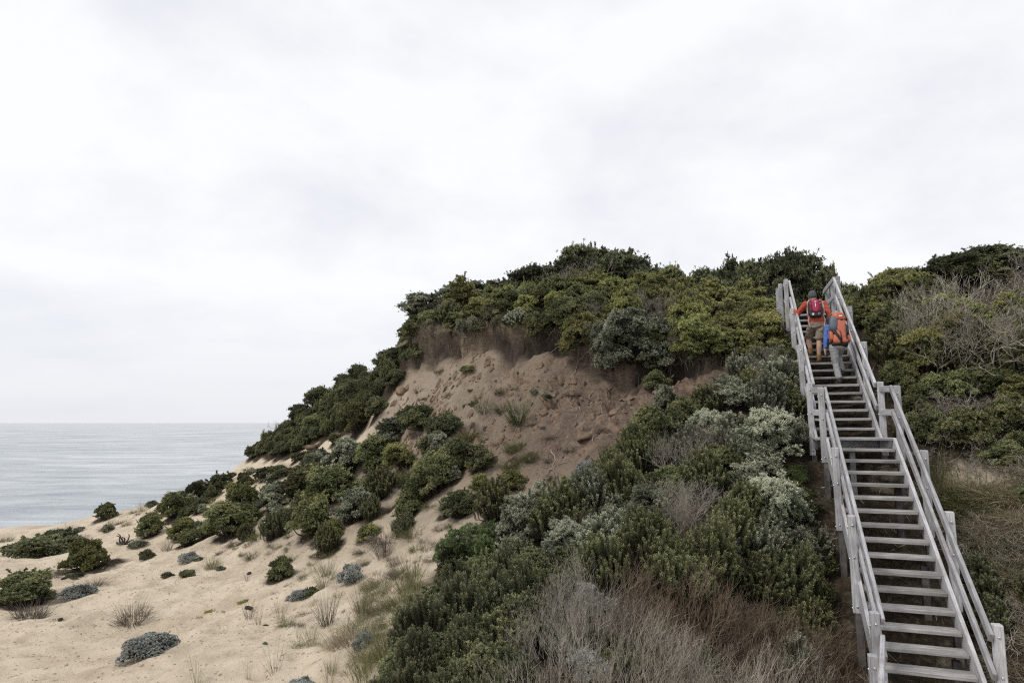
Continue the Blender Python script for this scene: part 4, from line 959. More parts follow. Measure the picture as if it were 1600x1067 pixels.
# --- single plants that stand out in the scrub
S_ = [
 (997, 522, 138, 'big', 'grey', 'great grey green bush hanging over the scarp', 1.0, .1),
 (1032, 548, 70, 'dome', 'grey', 'pale tipped bush drooping below the great overhanging bush', .9, .2),
 (955, 545, 74, 'dome', 'grey', 'grey green bush at the left flank of the great overhanging bush', 1.1, .2),
 (1024, 592, 44, 'dome', 'deep', 'small green bush in the dark hollow under the overhang', 1.0, .4),
 (735, 846, 96, 'fern', 'fern', 'fresh green feathery bush at the edge of the scrub', 1.0, .4),
 (762, 832, 54, 'fern', 'fern', 'smaller fresh green bush right of the feathery bush', 1.0, .4),
 (712, 870, 80, 'dome', 'dark', 'dark bush under the fresh green feathery bush', 1.0, .4),
 (1228, 736, 54, 'fern', 'fern', 'bright feathery green bush close to the left stair posts', 1.0, .4),
 (1205, 770, 112, 'fluffy', 'grey', 'large bush covered in pale flower heads left of the stairs', 1.1, .4),
 (1160, 745, 70, 'fluffy', 'grey', 'pale flowering bush beside the dead grey brush', 1.0, .4),
 (1140, 608, 70, 'fluffy', 'grey', 'pale flowering bush below the end of the scarp', 1.0, .4),
 (1050, 620, 60, 'dome', 'grey', 'grey green bush at the right edge of the bare slope', 1.2, .4),
 (1102, 662, 66, 'fluffy', 'grey', 'pale tipped bush in the middle of the right scrub', 1.0, .4),
 (965, 796, 66, 'fluffy', 'grey', 'pale tipped bush below the bare slope', 1.1, .4),
 (985, 745, 76, 'fluffy', 'olive', 'olive green round bush at the foot of the bare slope', 1.0, .4),
 (972, 709, 44, 'fern', 'fern', 'small fresh green bush touching the bare slope', .9, .4),
 (915, 727, 34, 'mound', 'silver', 'small silver bush at the lower edge of the bare slope', 1.2, .4),
 (882, 842, 90, 'fluffy', 'grey', 'wide grey green bush above the pale dead brush', 1.0, .4),
 (900, 836, 40, 'mound', 'silver', 'silver tipped bush on the wide grey green bush', 1.4, .4),
 (927, 928, 72, 'dome', 'silver', 'silvery bush rising from the dead brush', 1.0, .4),
 (925, 1032, 72, 'dome', 'silver', 'silvery bush low in the dead brush near the bottom edge', 1.0, .4),
 (803, 862, 80, 'fluffy', 'grey', 'grey green bush right of the fresh green feathery bush', 1.1, .4),
 (772, 1027, 62, 'fern', 'fern', 'fresh green feathery bush low in the dark scrub', 1.0, .4),
 (1050, 812, 28, 'fern', 'lime', 'tiny yellow green bush among dark heath', 1.1, .4),
 (1453, 424, 70, 'fluffy', 'lime', 'yellow green bush high on the right bank', 1.0, .3),
 (1515, 494, 90, 'fluffy', 'lime', 'bright yellow green bush in the middle of the right bank', .9, .3),
 (1580, 486, 90, 'fluffy', 'lime', 'bright yellow green bush at the right edge of the bank', .9, .3),
 (1425, 492, 50, 'fluffy', 'lime', 'small bright bush by the twisted bare trunk', .9, .3),
 (1590, 610, 70, 'fluffy', 'olive', 'olive bush at the right edge above the tangled twigs', 1.0, .3),
 (1595, 690, 60, 'dome', 'deep', 'dark bush at the right edge below the tangled twigs', 1.0, .3),
 (1075, 712, 84, 'dead', 'grey', 'dead grey bush in the scrub below the scarp', 1.0, .3),
 (1078, 772, 110, 'dead', 'pale', 'pale dead bush in the middle of the scrub', .75, .3),
 (1040, 770, 70, 'dead', 'grey', 'grey dead bush left of the pale dead bush', .75, .3),
 (1024, 832, 60, 'tangle', 'pale', 'pale twisted dead twigs in the dark heath', .7, .3),
 (870, 880, 70, 'tangle', 'grey', 'dead twigs under the wide grey green bush', .7, .3),
]
for b in S_: one(*b[:6], hs=b[6], tilt=b[7])

# --- masses of scrub
fill([(1430,640),(1500,600),(1640,600),(1640,720),(1450,710)], (8.0, 12.5), [('tangle', 'grey', .6, .9, 1.4, 'arching bare grey twigs'), ('tangle', 'pale', .4, .8, 1.2, 'arching pale twigs')], 16, .17, reg=.06, seed=18, group='arching bare twigs')
fill([(1425,500),(1440,430),(1520,425),(1600,400),(1640,395),(1640,490),(1540,500)], (11.5, 17),
     [('snag', 'grey', .6, 1.1, 1.7, 'leafless grey thicket'), ('snag', 'pale', .4, 1.1, 1.6, 'pale leafless thicket')], 12, .19, reg=.06, seed=11, group='leafless thicket of the right bank', hmul=.7)
fill([(1400,590),(1480,575),(1560,590),(1640,585),(1640,705),(1560,715),(1450,700),(1410,660)], (8.5, 14),
     [('dome', 'deep', .6, .7, 1.1, 'dark bush among twigs'), ('tangle', 'grey', .65, .9, 1.3, 'tangle of bare grey twigs')], 40, .20, seed=10, group='twigs and bushes of the right bank')
fill([(1345,480),(1400,452),(1440,440),(1470,470),(1540,490),(1640,470),(1640,690),(1560,690),(1480,690),(1420,660),(1390,600),(1365,560)], (10.5, 19),
     [('fluffy', 'lime', .12, .9, 1.3, 'yellow green bank bush'), ('fluffy', 'olive', .34, 1.0, 1.6, 'olive green bank bush'), ('dome', 'deep', .40, 1.0, 1.6, 'dark round bank bush'), ('heath', 'deep', .2, .9, 1.2, 'dark heath bank bush')], 110, .22, seed=9, group='bushes on the right bank')
fill([(1490,800),(1560,780),(1640,790),(1640,900),(1560,900)], (7.0, 10.5),
     [('tangle', 'pale', .5, .7, 1.0, 'pale tangled twigs on the grass bank'), ('tangle', 'grey', .5, .7, 1.0, 'grey tangled twigs on the grass bank')], 14, .2, reg=.05, seed=42, group='twigs on the grass bank')
fill([(1440,735),(1490,705),(1640,715),(1640,900),(1560,880),(1490,800)], (7.0, 11.5),
     [('sheet', 'straw', .68, .7, 1.1, 'patch of dry straw grass'), ('sheet', 'grass', .32, .7, 1.1, 'patch of green grass')], 100, .12, seed=13, group='grass right of the stairs')
fill([(1500,850),(1640,830),(1640,1110),(1585,1110)], (5.4, 9.5),
     [('tangle', 'grey', .3, .7, 1.0, 'heap of dead grey twigs'), ('tangle', 'pale', .35, .7, 1.0, 'heap of pale dead twigs'), ('sheet', 'straw', .3, .6, .9, 'dry grass among twigs'), ('heath', 'dark', .1, .5, .7, 'dark heath among twigs')], 60, .13, seed=14, group='twigs right of the lower stairs')
fill([(652,516),(668,475),(760,455),(850,440),(960,430),(1080,438),(1190,446),(1224,468),(1224,520),(1190,548),(1120,535),(1000,505),(900,512),(800,503),(700,514)], (14.5, 26),
     [('fluffy', 'lime', .20, 1.0, 1.5, 'yellow green hilltop bush'),
      ('fluffy', 'olive', .34, 1.0, 1.7, 'olive green hilltop bush'),
      ('dome', 'deep', .22, .9, 1.5, 'dark green hilltop bush'),
      ('heath', 'deep', .12, .9, 1.3, 'dark hilltop heath bush'),
      ('dead', 'grey', .08, .7, 1.1, 'leafless grey hilltop bush')], 190, .27, seed=1, group='bushes on the hilltop')
fill([(395,706),(430,674),(500,614),(580,562),(640,527),(650,540),(615,592),(570,632),(520,666),(450,697)], (19, 31),
     [('dome', 'dark', .45, .5, .85, 'dark seaward slope bush'), ('heath', 'deep', .3, .5, .75, 'dark upright seaward slope bush'), ('mat', 'deep', .25, .7, 1.1, 'low spreading seaward slope bush')], 260, .21, seed=2, group='bushes on the seaward slope')
fill([(1075,605),(1130,565),(1218,540),(1242,600),(1258,700),(1290,800),(1250,800),(1100,800),(1000,830),(900,830),(800,830),(770,790),(830,768),(900,768),(960,722),(1010,680),(1045,635)], (9.5, 16),
     [('heath', 'grey', .28, .8, 1.2, 'grey green heath bush'), ('fluffy', 'grey', .16, .8, 1.2, 'pale tipped scrub bush'),
      ('heath', 'deep', .30, .8, 1.2, 'dark heath scrub bush'), ('dome', 'deep', .18, .8, 1.2, 'round dark scrub bush'),
      ('dead', 'grey', .08, .6, 1.0, 'leafless scrub bush')], 80, .24, seed=3, group='scrub between scarp and stairs')
fill([(1010,835),(1100,800),(1235,785),(1300,860),(1315,985),(1270,960),(1150,915),(1060,895)], (6.5, 11.5),
     [('heath', 'deep', .7, .7, 1.1, 'dark green upright heath'), ('heath', 'grey', .3, .7, 1.1, 'pale tipped heath')], 40, .22, seed=4, group='heath above the dead brush')
fill([(590,1067),(640,1000),(690,940),(730,900),(770,860),(850,855),(940,860),(950,890),(840,935),(790,990),(800,1110),(590,1110)], (6.5, 12.5),
     [('dome', 'dark', .32, .7, 1.1, 'dark glossy bush'), ('heath', 'dark', .42, .7, 1.0, 'dark upright heath bush'), ('heath', 'deep', .26, .7, 1.0, 'green heath bush')], 60, .23, seed=5, group='dark scrub at the bottom centre')
fill([(830,960),(960,910),(1100,950),(1250,960),(1290,1040),(1100,1060),(900,1050)], (6.0, 9.5),
     [('heath', 'deep', .6, .4, .65, 'green heath in dead brush'), ('heath', 'grey', .4, .4, .6, 'grey heath in dead brush')], 6, .6, reg=.10, seed=41, group='heath in the dead brush')
fill([(800,935),(890,895),(970,940),(1000,1000),(1010,1110),(815,1110)], (5.6, 10),
     [('brush', 'grey', .7, .6, .95, 'grey dead brush'), ('brush', 'pale', .3, .6, .9, 'pale dead brush')], 24, .20, seed=6, group='grey dead brush', hmul=.6)
fill([(950,905),(1010,880),(1120,925),(1240,935),(1315,985),(1300,1040),(1180,1010),(1060,990),(980,960)], (5.8, 10),
     [('brush', 'brown', 1, .6, .95, 'reddish brown dead brush')], 34, .16, seed=7, group='brown dead brush', hmul=.6)
fill([(1000,985),(1080,985),(1200,1000),(1300,985),(1335,1130),(1000,1130)], (5.0, 9),
     [('brush', 'pale', .5, .7, 1.0, 'tall pale dead brush'), ('brush', 'grey', .5, .7, 1.0, 'tall grey dead brush')], 34, .17, seed=8, group='pale dead brush at the bottom', hmul=.6)
fill([(1645,400),(1980,370),(1980,800),(1645,760)], (6.5, 19),
     [('fluffy', 'olive', .35, 1.1, 1.7, 'olive green bank end bush'), ('dome', 'deep', .35, 1.1, 1.7, 'dark round bank end bush'), ('heath', 'deep', .2, .9, 1.2, 'dark bank end heath'), ('tangle', 'grey', .1, 1.0, 1.4, 'grey bank end twigs')], 90, .24, seed=51, group='bushes at the right end of the bank')
fill([(1225,455),(1290,440),(1330,445),(1420,450),(1400,480),(1345,500),(1330,480),(1240,470)], (16.5, 26),
     [('fluffy', 'olive', .6, 1.1, 1.7, 'olive green bush behind the stairs'), ('dome', 'deep', .4, 1.1, 1.6, 'dark bush behind the stairs')], 40, .26, seed=12, group='bushes behind the stair top')
one(1478, 745, 60, 'tall', 'grass', 'long green grass right of the middle landing', hs=1.3)
one(1462, 728, 50, 'tall', 'grass', 'dark long grass beside the right rail of the landing', hs=1.3)
fill([(225,836),(290,776),(400,735),(480,700),(590,650),(690,655),(765,705),(745,790),(640,835),(520,845),(440,835),(330,842)], (14, 27),
     [('dome', 'deep', .28, .35, .65, 'small dark slope bush'), ('fluffy', 'grey', .2, .35, .6, 'small grey green slope bush'), ('heath', 'deep', .16, .4, .7, 'small upright slope bush'), ('mat', 'dark', .14, .5, .9, 'low dark slope creeper'), ('sheet', 'tuft', .3, .4, .8, 'dead grass patch between slope bushes'), ('sheet', 'grass', .22, .4, .7, 'grass patch between slope bushes'), ('tuft', 'tuft', .1, .25, .4, 'dry tuft between slope bushes')], 80, .22, seed=31, group='low plants between the slope bushes')
fill([(330,830),(430,815),(520,845),(640,835),(720,800),(700,860),(640,900),(600,880),(520,880),(430,870),(340,860)], (12, 19),
     [('tuft', 'grass', .35, .2, .4, 'green tuft under the slope bushes'), ('tuft', 'tuft', .35, .2, .4, 'dry tuft under the slope bushes'), ('sheet', 'tuft', .3, .3, .6, 'grey dead grass under the slope bushes')], 40, .35, seed=32, group='tufts under the slope bushes')
fill([(590,900),(640,880),(690,920),(690,960),(640,1010),(560,1060),(540,1000),(560,950)], (8.0, 13),
     [('sheet', 'straw', .35, .5, .8, 'pale grass patch'), ('sheet', 'grass', .4, .5, .8, 'green grass patch'), ('tall', 'grass', .25, .4, .6, 'upright grass clump')], 34, .24, seed=15, group='grass between sand and scrub')
fill([(0,832),(90,822),(180,806),(240,784),(330,750),(400,716),(420,735),(330,780),(230,830),(100,846),(0,850)], (24, 31),
     [('tuft', 'tuft', .5, .3, .6, 'dry brown crest tuft'), ('tall', 'straw', .3, .3, .5, 'straw coloured crest grass'), ('mound', 'grey', .2, .3, .5, 'tiny grey crest cushion')], 46, .3, seed=17, group='tufts along the sand crest')
fill([(420,840),(560,800),(640,800),(740,800),(690,900),(600,1060),(500,1060),(430,960)], (8.5, 17),
     [('tuft', 'tuft', .4, .15, .35, 'small dry tuft on sand'), ('reed', 'straw', .35, .15, .3, 'few thin stalks on sand'), ('tuft', 'grass', .25, .15, .3, 'small green tuft on sand')], 46, .5, seed=19, group='small tufts on the lower slope')
fill([(650,570),(1030,600),(1000,700),(860,740),(700,700),(640,620)], (13, 21),
     [('tuft', 'sedge', .4, .15, .4, 'small grass tuft on brown soil'), ('sheet', 'tuft', .25, .3, .6, 'dead grass patch on brown soil'), ('mat', 'dark', .15, .3, .55, 'small dark creeper on brown soil'), ('reed', 'tuft', .2, .15, .3, 'few brown stalks on brown soil')], 34, .5, seed=20, group='small tufts on the bare slope')

# dark litter under the scrub, in the stair gully and over the plateau
PX = project(np.c_[XX.ravel(), YY.ravel(), ZZ.ravel()])
scrub = [(1045,650),(1090,600),(1130,575),(1225,560),(1235,430),(1640,360),(2100,330),(2100,1200),(1640,1200),(600,1200),(650,1000),(700,920),(745,850),(790,800),(900,775),(980,730)]
inside = in_poly(PX[:, 0], PX[:, 1], scrub).reshape(XX.shape) & (YY > 5) & (YY < 24)
HUM = np.where(inside, np.maximum(HUM, 0.74), HUM)
grassy = in_poly(PX[:, 0], PX[:, 1], [(1450, 730), (1640, 690), (1640, 900), (1540, 880)]).reshape(XX.shape) & (YY > 5) & (YY < 14)
HUM = np.where(grassy, np.minimum(HUM, 0.42), HUM)
HUM = np.where((LD > 0.7) & (LW > 0) , np.maximum(HUM, 0.62), HUM)
HUM = HUM * np.where(LD < 0.15, 1 - LW * np.clip((LD + 2.5) / 1.0, 0, 1), 1)
rg2 = random.Random(55)
for k in range(70):                                            # low growth beside and under the stairs
    s_ = rg2.uniform(-5.2, 3.4); side = rg2.random()
    q_ = rg2.uniform(-2.1, -1.30) if side < .62 else rg2.uniform(-.95, .0); p2 = lo(s_, q_, 0); P_ = (p2[0], p2[1], float(gz(p2[0], p2[1])))
    if side < .62: kind, mt, w_, look = rg2.choice([('tangle', 'grey', .5, 'small grey twigs by stairs'), ('heath', 'dark', .42, 'small dark heath by stairs'), ('sheet', 'tuft', .5, 'dead grass by stairs'), ('heath', 'deep', .42, 'small green heath by stairs')])
    else: kind, mt, w_, look = rg2.choice([('tuft', 'tuft', .35, 'dry tuft under the stairs'), ('sheet', 'tuft', .45, 'dead grass under the stairs'), ('tuft', 'grass', .3, 'green tuft under the stairs')])
    AUTO.append((plant(kind, mt, P_, w_ * rg2.uniform(.8, 1.2), look, 'low growth by the stairs', hum=0), project(P_)[0, :2], look))
rl = random.Random(77)
for k in range(80):                                            # plants clinging to the lip and drooping over the face
    t = (.3 + k + rl.uniform(-.4, .4)) / 80 * (len(LIP) - 1); a_ = min(int(t), len(LIP) - 2); f = min(t - a_, 1); b0, b1 = LIP[a_], LIP[a_ + 1]
    nn = nrm(np.array([-(b1 - b0)[1], (b1 - b0)[0]])); p2 = b0 * (1 - f) + b1 * f + nn * rl.uniform(-.28, .45)
    kind, mt, w_, look = rl.choice([('sheet', 'grass', .55, 'green grass drooping over the scarp lip'), ('sheet', 'tuft', .5, 'dry grass drooping over the scarp lip'), ('sheet', 'straw', .4, 'pale grass on the scarp lip'), ('heath', 'grey', .55, 'small grey bush on the scarp lip'), ('dome', 'deep', .6, 'small dark bush on the scarp lip'), ('dead', 'grey', .55, 'small leafless bush on the scarp lip'), ('mat', 'dark', .7, 'dark creeper on the scarp lip')])
    P_ = (p2[0], p2[1], float(gz(*p2))); w_ *= rl.uniform(.75, 1.4); AUTO.append((plant(kind, mt, P_, w_, look, 'plants on the scarp lip', hscale=rl.uniform(.7, 1.1), tilt=.35, hum=0, z=float(gz(*(p2 + nn * .42))) - .06), project(P_)[0, :2], look))
name_all()
a = gme.attributes.new('humus', 'FLOAT', 'POINT'); a.data.foreach_set('value', np.ascontiguousarray(np.clip(HUM, 0, 1), np.float32).ravel())
print('plants', NPL[0])

# ------------------------------------------------------------------ people on the upper flight
def sphere_pts(n1=12, n2=8):
    V = []; Q = []
    for j in range(n2 + 1):
        t = math.pi * j / n2
        for i in range(n1): V.append((math.sin(t) * math.cos(2 * math.pi * i / n1), math.sin(t) * math.sin(2 * math.pi * i / n1), math.cos(t)))
    for j in range(n2):
        for i in range(n1): Q.append((j * n1 + i, (j + 1) * n1 + i, (j + 1) * n1 + (i + 1) % n1, j * n1 + (i + 1) % n1))
    return np.array(V), np.array(Q)
SV, SQ = sphere_pts()
def chain(pts):
    """pts: (x,y,z, r) or (x,y,z, rx,ry,rz); swept solid of overlapping ellipsoids"""
    out = []; P = [np.array(p[:3], float) for p in pts]; Rr = [np.array(p[3:] if len(p) == 6 else (p[3],) * 3, float) for p in pts]
    for i in range(len(P) - 1):
        L = np.linalg.norm(P[i + 1] - P[i]); n = max(2, int(L / (0.35 * min(Rr[i].min(), Rr[i + 1].min()))) + 1); n = min(n, 26)
        for k in range(n + 1):
            t = k / n; out.append((SV * (Rr[i] * (1 - t) + Rr[i + 1] * t) + P[i] * (1 - t) + P[i + 1] * t, SQ))
    if len(P) == 1: out.append((SV * Rr[0] + P[0], SQ))
    return out
def fuse(name, parts, mat, parent, vox=0.010, smooth=4, wrinkle=0.0, wscale=0.06):
    v, q = cat_meshes(parts); me = np_mesh(name, v, q); o = bpy.data.objects.new(name, me); COL.objects.link(o)
    m = o.modifiers.new('r', 'REMESH'); m.mode = 'VOXEL'; m.voxel_size = vox
    if smooth: s = o.modifiers.new('s', 'SMOOTH'); s.iterations = smooth; s.factor = 0.5
    if wrinkle:
        tx = bpy.data.textures.new('folds', 'CLOUDS'); tx.noise_scale = wscale
        d = o.modifiers.new('d', 'DISPLACE'); d.texture = tx; d.strength = wrinkle; d.mid_level = 0.5
    dg = bpy.context.evaluated_depsgraph_get(); new = bpy.data.meshes.new_from_object(o.evaluated_get(dg))
    bpy.data.objects.remove(o); bpy.data.meshes.remove(me)
    new.polygons.foreach_set('use_smooth', np.ones(len(new.polygons), bool)); new.materials.clear(); new.name = name
    return link(name, new, mat, parent)
def rbox(c, s, e=0.35, n1=24, n2=14, rot=None, taper=0.0):
    """rounded block: centre, half sizes, e small = squarer"""
    f = lambda x: np.sign(x) * np.abs(x) ** e
    u = np.linspace(-np.pi, np.pi, n1, endpoint=False); w = np.linspace(-np.pi / 2, np.pi / 2, n2 + 1); U, Wv = np.meshgrid(u, w)
    X = f(np.cos(Wv)) * f(np.cos(U)); Y = f(np.cos(Wv)) * f(np.sin(U)); Z = f(np.sin(Wv))
    X = X * (1 - taper * Z); v = np.stack([X * s[0], Y * s[1], Z * s[2]], -1).reshape(-1, 3)
    if rot is not None: v = v @ np.array(Euler(rot).to_matrix()).T
    idx = np.arange(len(v)).reshape(n2 + 1, n1)
    q = np.stack([idx[:-1], np.roll(idx[:-1], -1, 1), np.roll(idx[1:], -1, 1), idx[1:]], -1).reshape(-1, 4)
    return v + np.array(c), q
def piece(name, parts, mat, parent, smooth=True):
    v, q = cat_meshes(parts); return link(name, np_mesh(name, v, q, smooth=smooth), mat, parent)
SKIN = plain('skin', (0.46, 0.29, 0.21), 0.55, 0.06, 12)
RED = plain('red_orange_fleece', (0.40, 0.082, 0.052), 0.85, 0.18, 18, 0.2)
KHAKI = plain('khaki_cotton', (0.235, 0.198, 0.155), 0.9, 0.15, 22, 0.15)
GREYT = plain('grey_trouser_cloth', (0.300, 0.300, 0.305), 0.88, 0.14, 20, 0.15)
BLUE = plain('blue_fleece', (0.085, 0.155, 0.430), 0.85, 0.15, 18, 0.2)
BEANIE = plain('grey_knit', (0.095, 0.105, 0.112), 0.95, 0.25, 70, 0.1)
TAN = plain('tan_leather', (0.260, 0.155, 0.055), 0.7, 0.2, 30, 0.3)
DKB = plain('dark_boot_leather', (0.055, 0.048, 0.045), 0.6, 0.2, 30, 0.4)
BLACKF = plain('black_nylon', (0.014, 0.014, 0.017), 0.55, 0.3, 30, 0.4)
CRIM = plain('crimson_nylon', (0.340, 0.020, 0.075), 0.5, 0.15, 20, 0.4)
DCRIM = plain('dark_crimson_mesh', (0.130, 0.015, 0.028), 0.6, 0.3, 60, 0.3)
ORNG = plain('orange_nylon', (0.420, 0.112, 0.060), 0.5, 0.16, 16, 0.4)
SLATE = plain('slate_grey_nylon', (0.095, 0.115, 0.145), 0.55, 0.15, 16, 0.35)
STRAP = plain('grey_webbing', (0.36, 0.35, 0.34), 0.8, 0.1, 60)
WHITE = plain('white_print', (0.75, 0.75, 0.74), 0.6, 0.03, 20)
MINT = plain('pale_green_tag', (0.45, 0.62, 0.52), 0.6, 0.05, 20)
HAIR = plain('dark_hair', (0.025, 0.018, 0.014), 0.5, 0.3, 60, 0.4)
RUBBER = plain('boot_sole_rubber', (0.06, 0.045, 0.03), 0.9, 0.2, 30)
def hand(w, d, pn, r=0.0085, curl=0.5, thumb=1):
    """palm and five fingers: wrist point w, pointing d, palm facing pn"""
    w = np.array(w, float); d = nrm(np.array(d, float)); pn = np.array(pn, float); pn = nrm(pn - d * (pn @ d)); s = np.cross(d, pn) * thumb
    out = chain([tuple(w) + (.024,), tuple(w + d * .03) + (.027,)])
    for k, (o, L) in enumerate(((.030, .072), (.011, .082), (-.009, .076), (-.027, .060))):
        b = w + d * .035 + s * o * .5; k0 = w + d * .088 + s * o; out += chain([tuple(b) + (.014,), tuple(k0) + (.0115,)])
        p = k0; a = curl * .7
        for j in range(3):
            dd = d * math.cos(a) + pn * math.sin(a); e = p + dd * L * (.42, .32, .26)[j]; out += chain([tuple(p) + (r * 1.05 - j * .0006,), tuple(e) + (r - j * .0008,)]); p = e; a += curl
    t0 = w + d * .03 + s * .020; t1 = t0 + nrm(d * .6 + s * .75 + pn * .25) * .042; t2 = t1 + nrm(d * .85 + s * .15 + pn * .45) * .032
    return out + chain([tuple(t0) + (.014,), tuple(t1) + (.0115,), tuple(t2) + (.009,)])
def head(c, fwd):
    c = np.array(c, float); f = nrm(np.array(fwd, float)); r = np.array([f[1], -f[0], 0.0]); u = np.array([0, 0, 1.0])
    def P(a, b, h): return tuple(c + r * a + f * b + u * h)
    o = chain([P(0, -.012, .025) + (.078, .092, .088), P(0, .018, -.035) + (.064, .072, .075)])
    o += chain([P(0, .045, -.075) + (.038, .04, .035)])                                         # jaw and chin
    o += chain([P(0, .088, .0) + (.011,), P(0, .104, -.028) + (.016,)])                          # nose
    for s in (-1, 1):
        o += chain([P(s * .076, -.005, .012) + (.010, .018, .026), P(s * .072, .002, -.022) + (.009, .013, .014)])   # ears
        o += chain([P(s * .030, .078, .016) + (.022, .016, .009)])                               # brow over the eye
    o += chain([P(-.018, .083, -.062) + (.012, .012, .006), P(.018, .083, -.062) + (.012, .012, .006)])   # lips
    return o
def eyes(c, fwd, parent):
    c = np.array(c, float); f = nrm(np.array(fwd, float)); r = np.array([f[1], -f[0], 0.0])
    for s in (-1, 1):
        p = c + r * s * .031 + f * .082; e = piece('eye', [(SV * .0115 + p, SQ)], WHITE, parent)
        piece('pupil', [(SV * .006 + p + f * .0075, SQ)], BLACKF, e)
def boot(name, ankle, parent, mat, yaw=0.0, cuff=.07):
    x, y, z = ankle; c, s = math.cos(yaw), math.sin(yaw)
    def P(a, b, h): return (x + a * c - b * s, y + a * s + b * c, z - .09 + h)
    b = fuse(name, chain([P(0, -.02, .10 + cuff) + (.052, .058, .03), P(0, -.015, .07) + (.045, .055, .045), P(0, .04, .05) + (.046, .05, .042), P(0, .13, .038) + (.047, .06, .030)]), mat, parent, .009, 2)
    v, q = rbox(P(0, .052, .012), (.048, .145, .013), .5); piece('sole', [(v, q)], RUBBER, b); return b
def person_root(fn_s, q, z, label):
    p = up(fn_s, q, z); o = empty('person', tuple(p), -TH); return tag(o, label, 'person')
# --- first walker
A = person_root(GU * 8, -0.62, Z0 + RU * 9, 'walker in red jacket, khaki shorts and grey beanie climbing ahead, hand on left rail')
kl, kr = (-.15, .43, .56), (.03, .16, .48); al_, ar_ = (-.135, .335, .262), (.0, .105, .09)
hipL, hipR = (-.085, .20, .86), (.085, .18, .85)
shL, shR = (-.185, .33, 1.325), (.185, .31, 1.315); elL, wrL = (-.345, .41, 1.145), (-.39, .545, 1.235); elR, wrR = (.265, .21, 1.07), (.245, .31, .865)
hd = (-.03, .385, 1.495)
body = chain([(0, .19, .86, .15, .105, .10), (0, .215, 1.0, .145, .10, .10), (0, .28, 1.2, .165, .105, .10), (0, .315, 1.31, .15, .085, .06)])
body += chain([shL + (.062,), (-.05, .33, 1.36, .055)]) + chain([shR + (.062,), (.05, .32, 1.36, .055)]) + chain([(0, .325, 1.34, .058), (-.02, .36, 1.44, .052)]) + head(hd, (0, 1, 0))
for h_, k_, a_ in ((hipL, kl, al_), (hipR, kr, ar_)):
    m1 = tuple(np.array(h_) * .5 + np.array(k_) * .5); cm = np.array(k_) * .65 + np.array(a_) * .35 + (0, -.018, 0)
    body += chain([h_ + (.085,), m1 + (.074,), k_ + (.055,), tuple(cm) + (.056,), tuple(np.array(a_) + (0, 0, .05)) + (.038,), a_ + (.037,)]) + chain([a_ + (.036,), (a_[0], a_[1] + .10, a_[2] - .05, .032)])
for s_, e_, w_ in ((shL, elL, wrL), (shR, elR, wrR)): body += chain([s_ + (.05,), e_ + (.038,), w_ + (.026,)])
body += hand(wrL, (.02, .9, -.02), (.15, 0, -1), curl=.55, thumb=-1) + hand(wrR, (-.05, .35, -1), (-1, .1, 0), curl=.4, thumb=1)
fuse('body', body, SKIN, A, .008, 3); eyes(hd, (0, 1, 0), A)
jk = chain([(0, .19, .865, .172, .125, .05), (0, .205, .95, .172, .125, .08), (0, .25, 1.1, .172, .125, .09), (0, .285, 1.22, .185, .125, .09), (0, .315, 1.32, .165, .10, .055)])
jk += chain([shL + (.078,), (-.05, .33, 1.365, .066)]) + chain([shR + (.078,), (.05, .32, 1.365, .066)]) + chain([(0, .33, 1.36, .066), (-.01, .35, 1.40, .062)])
for s_, e_, w_ in ((shL, elL, wrL), (shR, elR, wrR)): jk += chain([s_ + (.074,), e_ + (.056,), tuple(np.array(e_) * .1 + np.array(w_) * .9) + (.041,)])
fuse('jacket', jk, RED, A, .009, 3, .040, .055)
sh = chain([(0, .19, .88, .168, .125, .04), (0, .185, .80, .168, .128, .07)])
for h_, k_ in ((hipL, kl), (hipR, kr)):
    e_ = np.array(h_) * .16 + np.array(k_) * .84; sh += chain([(h_[0], h_[1], h_[2] - .04, .102), tuple(e_) + (.093, .095, .05)])
fuse('shorts', sh, KHAKI, A, .009, 3, .038, .06)
bn = chain([(hd[0], hd[1] - .012, hd[2] + .038, .092, .105, .092), (hd[0], hd[1] - .02, hd[2] + .075, .084, .094, .075)]); fuse('beanie', bn, BEANIE, A, .009, 2)
for a_, nm in ((al_, -.1), (ar_, .05)):
    b_ = boot('boot', a_, A, TAN, 0, .065)
# --- his small pack
def pack_root(P0, label): return tag(empty('backpack', (P0.matrix_basis @ Vector((0, 0, 0))) if 0 else P0.location, -TH), label, 'backpack')
K = pack_root(A, 'small crimson and black daypack worn by the walker in the red jacket')
tl = (-.16, 0, 0)
piece('pack_body', [rbox((-.02, .105, 1.19), (.140, .085, .205), .55, rot=tl, taper=.12)], BLACKF, K)
piece('front_panel', [rbox((-.02, .022, 1.245), (.070, .030, .150), .55, rot=tl, taper=-.12)], CRIM, K)
for s in (-1, 1):
    piece('side_panel', [rbox((-.02 + s * .096, .040, 1.23), (.030, .032, .130), .6, rot=(-.16, s * .12, 0))], DCRIM, K)
    for j in range(4): piece('lace', [rbox((-.02 + s * .094, .006 + j * .006, 1.16 + j * .045), (.020, .006, .006), .6, rot=(-.16, s * -.5, 0))], STRAP, K)
    piece('shoulder_strap', [polytube([(s * .135, .15, 1.02), (s * .17, .20, 1.15), (s * .15, .23, 1.34), (s * .11, .33, 1.425), (s * .11, .425, 1.30)], [.016] * 5)], STRAP, K)
    piece('hip_strap', [polytube([(s * .14, .10, 1.03), (s * .165, .10, .94), (s * .15, .06, .84), (s * .14, .055, .78)], [.011] * 4)], STRAP, K)
piece('bottom_pocket', [rbox((-.02, .035, 1.055), (.120, .045, .060), .5, rot=tl)], BLACKF, K)
piece('pale_tag', [rbox((-.075, -.012, 1.055), (.020, .004, .026), .4, rot=(-.1, .2, 0))], MINT, K)
